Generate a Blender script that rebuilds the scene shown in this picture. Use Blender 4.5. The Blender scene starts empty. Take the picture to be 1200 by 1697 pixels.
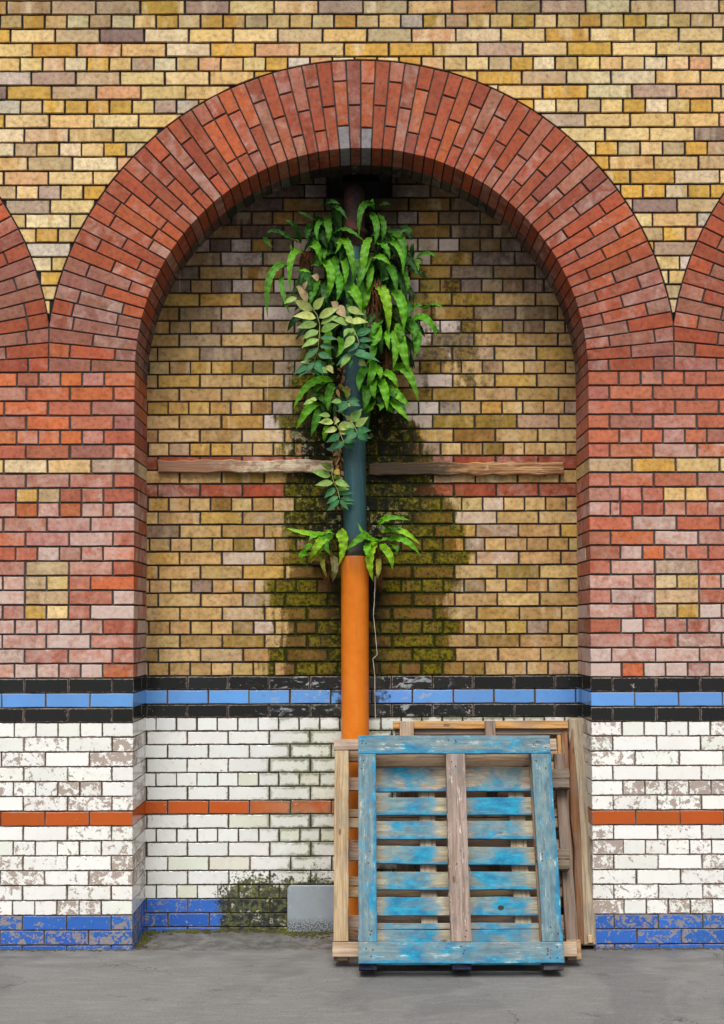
import bpy, bmesh, math, random
from mathutils import Vector, Matrix, Euler
R = random.Random(7)
rad = math.radians
SC = bpy.context.scene
COL = SC.collection

# ------------------------------------------------------------------ camera, sky, sun, exposure
CAM_D, CAM_H, F_PX, CX, CY, TILT = 5.73, 1.646, 1870.0, 600.0, 968.0, rad(1.9)
cam_d = bpy.data.cameras.new('camera'); cam = bpy.data.objects.new('camera', cam_d); COL.objects.link(cam)
cam.location = (0, -CAM_D, CAM_H)
cam.rotation_euler = (math.pi/2 + TILT, rad(0.13), 0)
cam_d.sensor_fit = 'HORIZONTAL'; cam_d.sensor_width = 36
cam_d.lens = 36*F_PX/1200
cam_d.shift_y = (CY-848.5)/1200
cam_d.clip_start = 0.05; cam_d.clip_end = 2000
SC.camera = cam

SUN_EL, SUN_AZ = rad(59), rad(6)          # azimuth: from behind the camera, a touch to the left
world = bpy.data.worlds.new('World'); SC.world = world; world.use_nodes = True
wn = world.node_tree; wn.nodes.clear()
sky = wn.nodes.new('ShaderNodeTexSky'); sky.sky_type = 'NISHITA'; sky.sun_disc = False
sky.sun_elevation = SUN_EL; sky.sun_rotation = math.pi + SUN_AZ
sky.air_density = 1.0; sky.dust_density = 5.0; sky.ozone_density = 1.0
hs = wn.nodes.new('ShaderNodeHueSaturation'); hs.inputs['Saturation'].default_value = 0.22
bg = wn.nodes.new('ShaderNodeBackground'); bg.inputs['Strength'].default_value = 0.055
wo = wn.nodes.new('ShaderNodeOutputWorld')
wn.links.new(sky.outputs[0], hs.inputs['Color']); wn.links.new(hs.outputs[0], bg.inputs[0]); wn.links.new(bg.outputs[0], wo.inputs[0])

sun_d = bpy.data.lights.new('sun', 'SUN'); sun = bpy.data.objects.new('sun', sun_d); COL.objects.link(sun)
sun_d.energy = 1.5; sun_d.angle = rad(34); sun_d.color = (1.0, 0.965, 0.91)
sd = Vector((-math.sin(SUN_AZ)*math.cos(SUN_EL), -math.cos(SUN_AZ)*math.cos(SUN_EL), math.sin(SUN_EL)))
sun.rotation_euler = sd.to_track_quat('Z', 'Y').to_euler()

SC.view_settings.view_transform = 'Standard'; SC.view_settings.look = 'None'
SC.view_settings.gamma = 1; SC.view_settings.exposure = 1.22
SC.view_settings.use_curve_mapping = False
SC.render.engine = 'CYCLES'

# ------------------------------------------------------------------ geometry helpers
CT, ST = math.cos(TILT), math.sin(TILT)
def ray_v(py):
    v = (CY-py)/F_PX
    return CT - v*ST, ST + v*CT
def W(px, py, Y):
    """world point on the upright plane y = Y seen at photo pixel (px, py) (measured, roll ignored)"""
    dy, dz = ray_v(py); t = (CAM_D+Y)/dy
    return Vector(((px-CX)/F_PX*t, Y, CAM_H + dz*t))
def Zp(py, Y=0.0): return W(600, py, Y).z
def Xp(px, py, Y=0.0): return W(px, py, Y).x
def PX(p):
    z = p[2]-CAM_H; y = p[1]+CAM_D
    dep = y*CT + z*ST; up = -y*ST + z*CT
    return CX + F_PX*p[0]/dep, CY - F_PX*up/dep

def tag(o, label=None, cat=None, group=None, kind=None):
    if label: o['label'] = label
    if cat: o['category'] = cat
    if group: o['group'] = group
    if kind: o['kind'] = kind
    return o
def link(name, mesh, parent=None, loc=None, mat=None):
    o = bpy.data.objects.new(name, mesh); COL.objects.link(o)
    if parent is not None: o.parent = parent
    if loc is not None: o.location = loc
    if mat is not None and mesh is not None and not mesh.materials: mesh.materials.append(mat)
    return o
def empty(name, loc=(0, 0, 0)):
    o = bpy.data.objects.new(name, None); COL.objects.link(o); o.location = loc; o.empty_display_size = .1
    return o
def mesh_from(name, v, f, smooth=False):
    m = bpy.data.meshes.new(name); m.from_pydata([tuple(p) for p in v], [], f); m.update()
    if smooth: m.polygons.foreach_set('use_smooth', [True]*len(m.polygons))
    return m

def clip(poly, a, b, c):
    """keep a*x + b*z <= c"""
    out = []
    n = len(poly)
    for i in range(n):
        p, q = poly[i], poly[(i+1) % n]
        dp, dq = a*p[0]+b*p[1]-c, a*q[0]+b*q[1]-c
        if dp <= 0: out.append(p)
        if (dp < 0 < dq) or (dq < 0 < dp):
            t = dp/(dp-dq); out.append((p[0]+(q[0]-p[0])*t, p[1]+(q[1]-p[1])*t))
    return out
def area(poly):
    return .5*sum(poly[i][0]*poly[(i+1) % len(poly)][1]-poly[(i+1) % len(poly)][0]*poly[i][1] for i in range(len(poly)))
def roughen(poly, seg=.075, j=.0010, rnd=R):
    out = []
    n = len(poly)
    for i in range(n):
        p, q = poly[i], poly[(i+1) % n]
        L = math.hypot(q[0]-p[0], q[1]-p[1])
        k = max(1, round(L/seg))
        for s in range(k):
            t = s/k
            out.append((p[0]+(q[0]-p[0])*t+rnd.uniform(-j, j), p[1]+(q[1]-p[1])*t+rnd.uniform(-j, j)))
    return out
def prism(poly, y0, y1, b=.0025, tilt=.0008, rnd=R):
    """front face (inset, facing -Y), chamfer, sides; polygon counter-clockwise seen from -Y (x right, z up)"""
    n = len(poly)
    inset = []
    for i in range(n):
        p0, p, p1 = poly[i-1], poly[i], poly[(i+1) % n]
        e0 = (p[0]-p0[0], p[1]-p0[1]); e1 = (p1[0]-p[0], p1[1]-p[1])
        l0 = math.hypot(*e0) or 1e-6; l1 = math.hypot(*e1) or 1e-6
        n0 = (-e0[1]/l0, e0[0]/l0); n1 = (-e1[1]/l1, e1[0]/l1)
        d = 1 + n0[0]*n1[0]+n0[1]*n1[1]
        d = max(d, .4)
        inset.append((p[0]+b*(n0[0]+n1[0])/d, p[1]+b*(n0[1]+n1[1])/d))
    cx = sum(p[0] for p in poly)/n; cz = sum(p[1] for p in poly)/n
    tx, tz, ty = rnd.uniform(-tilt, tilt)*8, rnd.uniform(-tilt, tilt)*8, rnd.uniform(-tilt, tilt)
    dep = lambda p: y0 + ty + (p[0]-cx)*tx + (p[1]-cz)*tz
    v = [(p[0], dep(p), p[1]) for p in inset] + [(p[0], dep(p)+b*.9, p[1]) for p in poly] + [(p[0], y1, p[1]) for p in poly]
    f = [tuple(range(n))]
    for i in range(n):
        j = (i+1) % n
        f.append((i, n+i, n+j, j)); f.append((n+i, 2*n+i, 2*n+j, n+j))
    return v, f

# ------------------------------------------------------------------ material node helpers
class N:
    """small expression builder over a node tree"""
    def __init__(s, name):
        s.m = bpy.data.materials.new(name); s.m.use_nodes = True; s.t = s.m.node_tree; s.t.nodes.clear()
        s.out = s.t.nodes.new('ShaderNodeOutputMaterial')
        s.bsdf = s.t.nodes.new('ShaderNodeBsdfPrincipled'); s.t.links.new(s.bsdf.outputs[0], s.out.inputs[0])
    def put(s, inp, v):
        if isinstance(v, bpy.types.NodeSocket): s.t.links.new(v, inp)
        else:
            if inp.type == 'RGBA' and len(v) == 3: v = (*v, 1)
            inp.default_value = v
    def op(s, o, a, b=0.0, c=None, clampit=False):
        n = s.t.nodes.new('ShaderNodeMath'); n.operation = o; n.use_clamp = clampit
        s.put(n.inputs[0], a); s.put(n.inputs[1], b)
        if c is not None: s.put(n.inputs[2], c)
        return n.outputs[0]
    def add(s, a, b): return s.op('ADD', a, b)
    def sub(s, a, b): return s.op('SUBTRACT', a, b)
    def mul(s, a, b): return s.op('MULTIPLY', a, b)
    def mx(s, a, b): return s.op('MAXIMUM', a, b)
    def mn(s, a, b): return s.op('MINIMUM', a, b)
    def ss(s, x, lo, hi, a=0.0, b=1.0):
        n = s.t.nodes.new('ShaderNodeMapRange'); n.interpolation_type = 'SMOOTHSTEP'
        s.put(n.inputs['Value'], x); s.put(n.inputs['From Min'], lo); s.put(n.inputs['From Max'], hi)
        s.put(n.inputs['To Min'], a); s.put(n.inputs['To Max'], b); return n.outputs[0]
    def lin(s, x, lo, hi, a=0.0, b=1.0):
        n = s.t.nodes.new('ShaderNodeMapRange'); n.clamp = True
        s.put(n.inputs['Value'], x); s.put(n.inputs['From Min'], lo); s.put(n.inputs['From Max'], hi)
        s.put(n.inputs['To Min'], a); s.put(n.inputs['To Max'], b); return n.outputs[0]
    def mix(s, f, a, b, mode='MIX'):
        n = s.t.nodes.new('ShaderNodeMix'); n.data_type = 'RGBA'; n.blend_type = mode; n.clamp_factor = True
        s.put(n.inputs[0], f); s.put(n.inputs[6], a); s.put(n.inputs[7], b); return n.outputs[2]
    def noise(s, vec, scale, detail=3.0, rough=.55, dist=0.0, col=False):
        n = s.t.nodes.new('ShaderNodeTexNoise'); n.noise_dimensions = '3D'
        s.put(n.inputs['Vector'], vec); n.inputs['Scale'].default_value = scale; n.inputs['Detail'].default_value = detail
        n.inputs['Roughness'].default_value = rough; n.inputs['Distortion'].default_value = dist
        return n.outputs[1] if col else n.outputs[0]
    def voro(s, vec, scale, feature='F1', out=0):
        n = s.t.nodes.new('ShaderNodeTexVoronoi'); n.feature = feature
        s.put(n.inputs['Vector'], vec); n.inputs['Scale'].default_value = scale; return n.outputs[out]
    def vec(s, o, a, b):
        n = s.t.nodes.new('ShaderNodeVectorMath'); n.operation = o
        s.put(n.inputs[0], a)
        if o == 'SCALE': s.put(n.inputs['Scale'], b)
        else: s.put(n.inputs[1], b)
        return n.outputs[0]
    def pos(s): return s.t.nodes.new('ShaderNodeNewGeometry').outputs['Position']
    def edge(s):
        g = s.sep(s.t.nodes.new('ShaderNodeTexCoord').outputs['Generated'])
        ex = s.mul(s.mn(g[0], s.sub(1.0, g[0])), .19); ez = s.mul(s.mn(g[2], s.sub(1.0, g[2])), .066)
        ny = s.op('ABSOLUTE', s.sep(s.t.nodes.new('ShaderNodeNewGeometry').outputs['True Normal'])[1])
        return s.add(s.mn(ex, ez), s.ss(ny, .6, .3, 0, .1))      # front faces only
    def objco(s): return s.t.nodes.new('ShaderNodeTexCoord').outputs['Object']
    def sep(s, v):
        n = s.t.nodes.new('ShaderNodeSeparateXYZ'); s.put(n.inputs[0], v); return n.outputs
    def comb(s, x, y, z):
        n = s.t.nodes.new('ShaderNodeCombineXYZ'); s.put(n.inputs[0], x); s.put(n.inputs[1], y); s.put(n.inputs[2], z); return n.outputs[0]
    def attr(s, name):
        n = s.t.nodes.new('ShaderNodeAttribute'); n.attribute_name = name; return n
    def info(s): return s.t.nodes.new('ShaderNodeObjectInfo')
    def ramp(s, f, stops):
        n = s.t.nodes.new('ShaderNodeValToRGB'); e = n.color_ramp.elements
        while len(e) < len(stops): e.new(.5)
        for i, (p, c) in enumerate(stops):
            e[i].position = p; e[i].color = (c, c, c, 1) if isinstance(c, (int, float)) else (*c, 1)
        s.put(n.inputs[0], f); return n.outputs[0]
    def bump(s, h, strength=.5, dist=.002):
        n = s.t.nodes.new('ShaderNodeBump'); n.inputs['Strength'].default_value = strength; n.inputs['Distance'].default_value = dist
        s.put(n.inputs['Height'], h); s.t.links.new(n.outputs[0], s.bsdf.inputs['Normal'])
    def done(s, col, rough=.8, spec=.3, **kw):
        s.put(s.bsdf.inputs['Base Color'], col); s.put(s.bsdf.inputs['Roughness'], rough)
        s.put(s.bsdf.inputs['Specular IOR Level'], spec)
        for k, v in kw.items(): s.put(s.bsdf.inputs[k.replace('_', ' ')], v)
        return s.m

def piece_inputs(n, stuff):
    """tint rgb, amount a, second amount e, own random offset: per object, or per piece attribute on a joined mesh"""
    if stuff:
        a = n.attr('tint'); b = n.attr('extra')
        sp = n.sep(b.outputs['Vector'])
        return a.outputs['Color'], a.outputs['Alpha'], sp[0], sp[1]
    i = n.info()
    return i.outputs['Color'], i.outputs['Alpha'], n.mul(i.outputs['Object Index'], .01), i.outputs['Random']

# moss stain outline (photo measurements turned into metres on the recess wall)
YB = .34
STAIN = [(330, 560, 622), (420, 535, 650), (560, 520, 655), (650, 500, 660), (690, 468, 672), (740, 482, 712), (800, 478, 715), (835, 470, 765),
         (900, 484, 775), (950, 462, 772), (1000, 453, 742), (1060, 456, 748), (1118, 455, 742), (1190, 500, 660)]
def stain_lr(py):
    if py <= STAIN[0][0]: return STAIN[0][1:]
    for a, b in zip(STAIN, STAIN[1:]):
        if py <= b[0]:
            t = (py-a[0])/(b[0]-a[0]); return a[1]+(b[1]-a[1])*t, a[2]+(b[2]-a[2])*t
    return STAIN[-1][1:]
def moss_mask(n, P, amp=.09, feather=.035, rnd=None):
    s = n.sep(P)
    z0, z1 = Zp(1190, YB), Zp(330, YB)
    f = n.lin(s[2], z0, z1)
    st = sorted(((Zp(p, YB)-z0)/(z1-z0), (Xp(l, p, YB)+1)/2, (Xp(r, p, YB)+1)/2) for p, l, r in STAIN)
    L = n.sub(n.mul(n.ramp(f, [(a, b) for a, b, c in st]), 2.0), 1.0)
    Rr = n.sub(n.mul(n.ramp(f, [(a, c) for a, b, c in st]), 2.0), 1.0)
    drip = n.noise(n.comb(n.mul(s[0], 26.0), 0.0, n.mul(s[2], 2.2)), 1.0, 4, .65)
    w = n.add(n.add(n.mul(n.sub(n.noise(P, 9, 4, .66), .5), amp*1.5), n.mul(n.sub(drip, .5), .20)), n.mul(n.sub(n.noise(P, 110, 4, .7), .5), .07))
    if rnd is not None: w = n.add(w, n.mul(n.sub(rnd, .5), .13))
    elif amp > .2: w = n.add(w, .05)
    l = n.ss(n.add(n.sub(s[0], L), w), -feather, feather)
    r = n.ss(n.add(n.sub(Rr, s[0]), w), -feather, feather)
    bot = n.ss(s[2], z0-.03, z0+.05)
    return n.mul(n.mul(l, r), bot)

def drip_tex(n, s0):
    return n.noise(n.comb(n.mul(s0[0], 13.0), 4.0, n.mul(s0[2], 2.0)), 1.0, 4, .62)
def mat_brick(name, stuff=False, moss=False, soot=False, edge=True):
    n = N(name)
    base, amt, eff, rnd = piece_inputs(n, stuff)
    P0 = n.pos()
    P = n.vec('ADD', P0, n.comb(n.mul(rnd, 37.0), 0.0, n.mul(rnd, 91.0)))
    sx = n.sep(P)
    n1 = n.noise(P, 9, 2, .5, .6); n2 = n.noise(P, 42, 4, .65); n3 = n.noise(P, 260, 2, .6)
    # banded firing marks: slow change along the brick
    band = n.noise(n.comb(n.mul(sx[0], 16.0), n.mul(sx[1], 16.0), n.mul(sx[2], 3.0)), 1.0, 2, .5)
    pale = n.mix(.55, base, (.66, .53, .34)) if not soot else base
    c = n.mix(n.mul(n.ss(band, .5, .66), amt), base, pale)
    c = n.mix(n.mul(n.ss(band, .48, .36), amt), c, n.mix(.5, c, (.36, .19, .045)))
    c = n.mix(n.ss(n1, .42, .70, 0, .40), c, n.mix(1.0, c, (.62, .56, .52), 'MULTIPLY'))
    c = n.mix(1.0, c, n.ramp(n2, [(.25, .48), (.5, 1.0), (.78, 1.30)]), 'MULTIPLY')
    c = n.mix(n.ss(n3, .62, .74, 0, .55), c, n.mix(1.0, c, (.30, .26, .22), 'MULTIPLY'))      # grit
    pit = n.noise(P, 95, 2, .5)
    c = n.mix(n.ss(pit, .70, .76, 0, .8), c, (.05, .04, .035))
    if edge and not stuff:      # worn, grimy arrises
        ed = n.ss(n.add(n.edge(), n.mul(n.sub(n.noise(P, 60, 3, .7), .5), .012)), .0055, .000)
        c = n.mix(n.mul(ed, .6), c, n.mix(1.0, c, (.22, .19, .18), 'MULTIPLY'))
    sP = n.sep(P0)
    run0 = n.noise(n.comb(n.mul(sP[0], 5.0), 0.0, n.mul(sP[2], 1.1)), 1.0, 4, .6)
    c = n.mix(n.ss(run0, .50, .72, 0, .42), c, n.mix(1.0, c, (.50, .45, .42), 'MULTIPLY'))
    # lime bloom
    e = n.ss(n.add(n.add(n.mul(n.sub(n.noise(P, 15, 5, .7, .4), .5), 1.5), n.mul(n.sub(n2, .5), .5)), eff), .42, .85)
    bloom = n.mix(n2, (.44, .335, .29), (.66, .57, .52))
    veil = n.ss(n.add(n.mul(n.sub(n.noise(P, 13, 5, .66, .5), .5), 1.7), eff), .05, .75)
    c = n.mix(n.mul(veil, n.lin(eff, .0, .35, .22, .62)), c, n.mix(.25, bloom, c))
    c = n.mix(n.mul(e, .66), c, bloom)
    rough = n.lin(n2, .3, .7, .72, .95)
    if moss:
        m0 = moss_mask(n, P0, .10, .028, rnd)
        s0 = n.sep(P0)
        st = n.noise(n.comb(n.mul(s0[0], 70.0), 0.0, n.mul(s0[2], 5.0)), 1.0, 3, .6)     # wet runs
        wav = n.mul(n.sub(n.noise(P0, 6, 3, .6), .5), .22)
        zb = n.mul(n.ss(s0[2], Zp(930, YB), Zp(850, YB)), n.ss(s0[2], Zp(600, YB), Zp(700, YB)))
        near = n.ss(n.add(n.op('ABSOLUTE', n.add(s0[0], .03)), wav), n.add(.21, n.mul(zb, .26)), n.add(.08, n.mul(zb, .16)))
        wetc = n.mix(1.0, c, n.mix(rnd, (.22, .16, .07), (.46, .35, .17)), 'MULTIPLY')
        c = n.mix(n.mul(m0, .92), c, wetc)
        alg = n.mix(n.ss(n.noise(P0, 60, 4, .7), .34, .66), (.014, .016, .002), (.165, .138, .003))
        g = n.ss(n.add(n.add(n.noise(P, 18, 5, .72), n.mul(n.sub(st, .5), 1.3)), n.mul(n.sub(rnd, .5), .55)), .30, .66)
        c = n.mix(n.mul(n.mul(m0, g), .9), c, alg)
        if not stuff:
            we = n.ss(n.add(n.edge(), n.mul(n.sub(n.noise(P0, 50, 4, .7), .5), .03)), .014, .001)
            c = n.mix(n.mul(n.mul(we, m0), .9), c, (.012, .014, .003))
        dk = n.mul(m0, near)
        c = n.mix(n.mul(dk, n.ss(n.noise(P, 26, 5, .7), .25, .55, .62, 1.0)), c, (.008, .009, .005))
        fl = n.mul(n.mul(m0, n.ss(n.add(n.noise(P, 34, 5, .72), n.mul(n.sub(n.noise(P0, 2.6, 2), .5), .6)), .58, .63)), n.ss(s0[2], Zp(905, YB), Zp(850, YB)))
        c = n.mix(n.mul(fl, .85), c, n.mix(n2, (.32, .29, .20), (.62, .58, .50)))
        # separate green-black streaks beside the ferns
        bx = n.mul(n.ss(s0[0], Xp(668, 500, YB), Xp(715, 500, YB)), n.ss(s0[0], Xp(850, 500, YB), Xp(770, 500, YB)))
        bz = n.mul(n.ss(s0[2], Zp(740, YB), Zp(640, YB)), n.ss(s0[2], Zp(400, YB), Zp(460, YB)))
        sk = n.add(n.add(n.mul(drip_tex(n, s0), .75), n.mul(n.noise(P0, 16, 5, .7), .5)), n.mul(n.sub(rnd, .5), .22))
        sk = n.mul(n.ss(sk, .57, .70), n.mul(bx, bz))
        c = n.mix(n.mul(sk, .85), c, n.mix(n.ss(n2, .4, .6), (.020, .018, .004), (.15, .095, .012)))
        # olive specks escaping round the patch
        out = n.mul(moss_mask(n, P0, .24, .11), n.ss(n.add(n.noise(P, 34, 5, .74), n.mul(n.sub(rnd, .5), .12)), .50, .60))
        c = n.mix(n.mul(out, .75), c, alg)
        # thin lime runs on the dry side
        run = n.mul(n.ss(n.noise(n.comb(n.mul(s0[0], 95.0), 0.0, n.mul(s0[2], 1.3)), 1.0, 2, .5), .66, .72),
                    n.mul(n.ss(n.noise(P0, 2.3, 2), .48, .6), n.sub(1.0, m0)))
        c = n.mix(n.mul(run, .45), c, (.62, .56, .46))
        # near-black patch round the broken hole at the crown
        hx = n.mul(s0[0], .62); hz = n.sub(s0[2], Zp(312, YB))
        hd = n.op('SQRT', n.add(n.mul(hx, hx), n.mul(hz, hz)))
        so = n.ss(n.add(hd, n.mul(n.sub(n.noise(P0, 8, 4, .65), .5), .22)), .40, .07)
        c = n.mix(n.mul(so, .93), c, n.mix(n2, (.006, .005, .004), (.035, .026, .020)))
    n.bump(n.add(n.mul(n2, .7), n.add(n.mul(n3, .3), n.mul(n.ss(pit, .70, .76), -.6))), .65, .0035)
    return n.done(c, rough, .25 if not moss else .12)

def mat_glazed(name, stuff=False, recess=False):
    n = N(name)
    base, amt, eff, rnd = piece_inputs(n, stuff)
    P0 = n.pos()
    P = n.vec('ADD', P0, n.comb(n.mul(rnd, 53.0), 0.0, n.mul(rnd, 29.0)))
    a = n.noise(P, 24, 5, .70, .6); b = n.noise(P, 80, 4, .6); d = n.noise(P, 150, 2, .5)
    n1 = n.noise(P, 5, 2)
    c = n.mix(n.ss(n1, .35, .7, 0, .22), base, n.mix(1.0, base, (.72, .70, .66), 'MULTIPLY'))
    # craze grime
    c = n.mix(n.mul(n.ss(n.noise(P, 30, 6, .75), .5, .72), n.add(.10, n.mul(amt, .55))), c, n.mix(1.0, c, (.62, .52, .45), 'MULTIPLY'))
    chip = n.ss(n.add(a, n.mul(n.sub(b, .5), .35)), n.sub(.77, n.mul(amt, .33)), n.sub(.80, n.mul(amt, .33)))
    body = n.mix(b, (.22, .155, .125), (.46, .37, .31))
    body = n.mix(eff, body, n.mix(b, (.10, .11, .13), (.30, .28, .27)))
    c = n.mix(n.mul(chip, .92), c, body)
    speck = n.ss(d, n.sub(.78, n.mul(amt, .10)), n.sub(.81, n.mul(amt, .10)))
    dark = n.sep(base)[0]
    fleck = n.mix(n.ss(dark, .05, .2), (.45, .42, .38), (.07, .05, .04))
    c = n.mix(n.mul(speck, .8), c, fleck)
    if not stuff:       # glaze broken away along the arrises
        ed = n.ss(n.add(n.edge(), n.mul(n.sub(n.noise(P, 55, 4, .72), .5), n.add(.012, n.mul(amt, .022)))), .0045, .0015)
        c = n.mix(n.mul(ed, .85), c, n.mix(1.0, body, (.75, .72, .7), 'MULTIPLY')); chip = n.mx(chip, ed)
    rough = n.mix(chip, (.16, .16, .16), (.9, .9, .9))
    h = n.mul(chip, -1.0)
    if recess:
        s0 = n.sep(P0)
        # thin green film spreading from the wet pipe, thicker low down beside the grey panel
        zz = n.ss(s0[2], Zp(1400, YB), Zp(1500, YB))
        xx = n.ss(s0[0], Xp(320, 1480, YB), Xp(400, 1480, YB))
        low = n.mul(zz, n.mul(xx, n.ss(s0[2], 1.0, .5)))
        sp = n.add(n.mul(n.noise(P0, 8, 4, .65), 1.0), n.mul(n.sub(b, .5), .4))
        blk = n.ss(n.add(n.add(n.mul(n.noise(P0, 6, 5, .7), 1.3), n.mul(n.sub(b, .5), .9)), n.mul(low, .82)), 1.00, 1.18)
        film = n.mul(n.ss(s0[0], Xp(380, 1300, YB), Xp(560, 1300, YB)), n.ss(n.noise(P0, 5, 4, .6), .32, .60))
        if not stuff:
            film = n.mul(film, n.ss(s0[2], Zp(1186, YB), Zp(1192, YB)))
            eg = n.ss(n.add(n.edge(), n.mul(n.sub(n.noise(P0, 30, 5, .72), .5), .05)), .017, .002)
            c = n.mix(n.mul(n.mul(eg, n.mn(n.mul(film, 1.6), 1.0)), .92), c, n.mix(b, (.010, .012, .003), (.085, .095, .02)))
            c = n.mix(n.mul(n.mul(film, n.ss(n.noise(P0, 85, 3, .6), .62, .68)), .9), c, (.03, .03, .012))
        right = n.ss(s0[0], .02, .3)
        film2 = n.mul(film, n.ss(s0[2], Zp(1186, YB), Zp(1192, YB)))
        c = n.mix(n.mul(film2, .42), c, n.mix(b, (.30, .34, .19), (.48, .48, .36)))
        mosc = n.mix(n.ss(n.noise(P0, 45, 5, .75), .42, .66), (.007, .009, .003), (.125, .130, .010)); mosc = n.mix(n.ss(n.noise(P0, 22, 4, .7), .60, .66), mosc, (.40, .38, .30))
        c = n.mix(n.mul(blk, .95), c, mosc)
        # dark wash over the bands beside the pipe
        bm = n.mul(n.ss(s0[2], Zp(1192, YB)-.01, Zp(1192, YB)+.01), n.ss(n.op('ABSOLUTE', n.add(s0[0], .03)), .62, .30))
        wash = n.ss(n.noise(n.comb(n.mul(s0[0], 14.0), rnd, n.mul(s0[2], 30.0)), 1.0, 5, .68, .5), .54, .62)
        grime = n.ss(n.add(n.noise(P, 18, 5, .7), n.mul(n.ss(n.op('ABSOLUTE', n.add(s0[0], .02)), .22, .05), .3)), .60, .74)
        c = n.mix(n.mul(n.mul(wash, bm), .8), c, n.mix(b, (.20, .22, .23), (.46, .48, .50)))
        c = n.mix(n.mul(n.mul(grime, bm), .9), c, n.mix(b, (.008, .008, .007), (.05, .046, .03)))
        rough = n.mix(n.mx(blk, n.mul(wash, bm)), rough, (.8, .8, .8))
    n.bump(n.add(h, n.mul(n.noise(P, 12, 2), .5)), .5, .002)
    return n.done(c, rough, .45)

def mat_mortar(name, kind):
    n = N(name); P = n.pos(); s = n.sep(P)
    a = n.noise(P, 40, 5, .7); b = n.noise(P, 6, 3); d = n.noise(P, 220, 2)
    c = n.mix(a, (.006, .005, .006), (.038, .034, .034))
    if kind == 'arch': c = n.mix(a, (.022, .018, .018), (.085, .07, .066))
    if kind == 'pier':
        t = n.ss(s[2], Zp(1125), Zp(1115))
        c = n.mix(t, n.mix(a, (.02, .017, .015), (.12, .10, .08)), n.mix(a, (.03, .025, .025), (.105, .088, .082)))
    if kind == 'recess':
        hi = n.mix(a, (.012, .010, .010), (.060, .050, .042))
        lo = n.mix(a, (.02, .018, .014), (.10, .085, .065))
        c = n.mix(n.ss(s[2], Zp(1122, YB), Zp(1116, YB)), lo, hi)
        m = moss_mask(n, P, .05, .06)
        c = n.mix(m, c, n.mix(n.noise(P, 25, 4), (.008, .009, .003), (.045, .055, .006)))
        hx = n.mul(s[0], .62); hz = n.sub(s[2], Zp(312, YB))
        c = n.mix(n.ss(n.op('SQRT', n.add(n.mul(hx, hx), n.mul(hz, hz))), .42, .12), c, (.006, .005, .004))
        g = n.mul(n.ss(s[0], Xp(420, 1300, YB), Xp(520, 1300, YB)), n.ss(b, .35, .6))
        c = n.mix(n.mul(n.mul(g, n.ss(s[2], Zp(1186, YB), Zp(1192, YB))), .9), c, (.018, .022, .005))
    n.bump(n.add(a, n.mul(d, .5)), .8, .006)
    return n.done(c, .95, .1)

M = {}
M['yellow'] = mat_brick('yellow_stock_brick'); M['yellow_s'] = mat_brick('yellow_stock_brick_joined', True)
M['red'] = mat_brick('red_brick', False, False, True); M['red_s'] = mat_brick('red_brick_joined', True, False, True)
M['arc'] = mat_brick('arch_brick', False, False, True, False); M['arc_s'] = M['red_s']
M['rec'] = mat_brick('recess_brick', False, True); M['rec_s'] = mat_brick('recess_brick_joined', True, True)
M['glz'] = mat_glazed('glazed_brick'); M['glz_s'] = mat_glazed('glazed_brick_joined', True)
M['glr'] = mat_glazed('glazed_brick_recess', False, True); M['glr_s'] = mat_glazed('glazed_brick_recess_joined', True, True)
for k in ('spandrel', 'arch', 'pier', 'recess'): M['mort_'+k] = mat_mortar('mortar_'+k, k)

# ------------------------------------------------------------------ brick store: specs first, then parts and joined remainder
class Brick:
    __slots__ = ('poly', 'y0', 'y1', 'col', 'amt', 'eff', 'mat', 'rect', 'vis')
def in_frame(poly, y):
    q = [PX((p[0], y, p[1])) for p in poly]
    x0, x1 = max(0, min(a for a, b in q)), min(1200, max(a for a, b in q))
    z0, z1 = max(0, min(b for a, b in q)), min(1697, max(b for a, b in q))
    return max(0, x1-x0)*max(0, z1-z0)
def spec(store, poly, y0, y1, col, amt, eff, mat, rect=None, vis=None):
    if len(poly) < 3 or abs(area(poly)) < 2.0e-4: return
    if area(poly) < 0: poly = poly[::-1]
    b = Brick(); b.poly, b.y0, b.y1, b.col, b.amt, b.eff, b.mat, b.rect = poly, y0, y1, col, amt, eff, mat, rect
    b.vis = in_frame(poly, y0) if vis is None else vis
    store.append(b)
SHARED = {}
def shared_mesh(w, h, d, mat):
    cls = 's' if w > .16 else ('q' if w > .127 else 'h'); v = R.randrange(9)
    L = {'s': .2145, 'q': .15, 'h': .1040}[cls]
    k = (cls, v, mat, d > .15)
    if k not in SHARED:
        pol = roughen([(-L/2, -.033), (L/2, -.033), (L/2, .033), (-L/2, .033)], .06, .0015)
        V, Fc = prism(pol, 0, .2 if d > .15 else .1)
        m = mesh_from('brick', V, Fc); m.materials.append(M[mat]); SHARED[k] = m
    return SHARED[k], L
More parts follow.
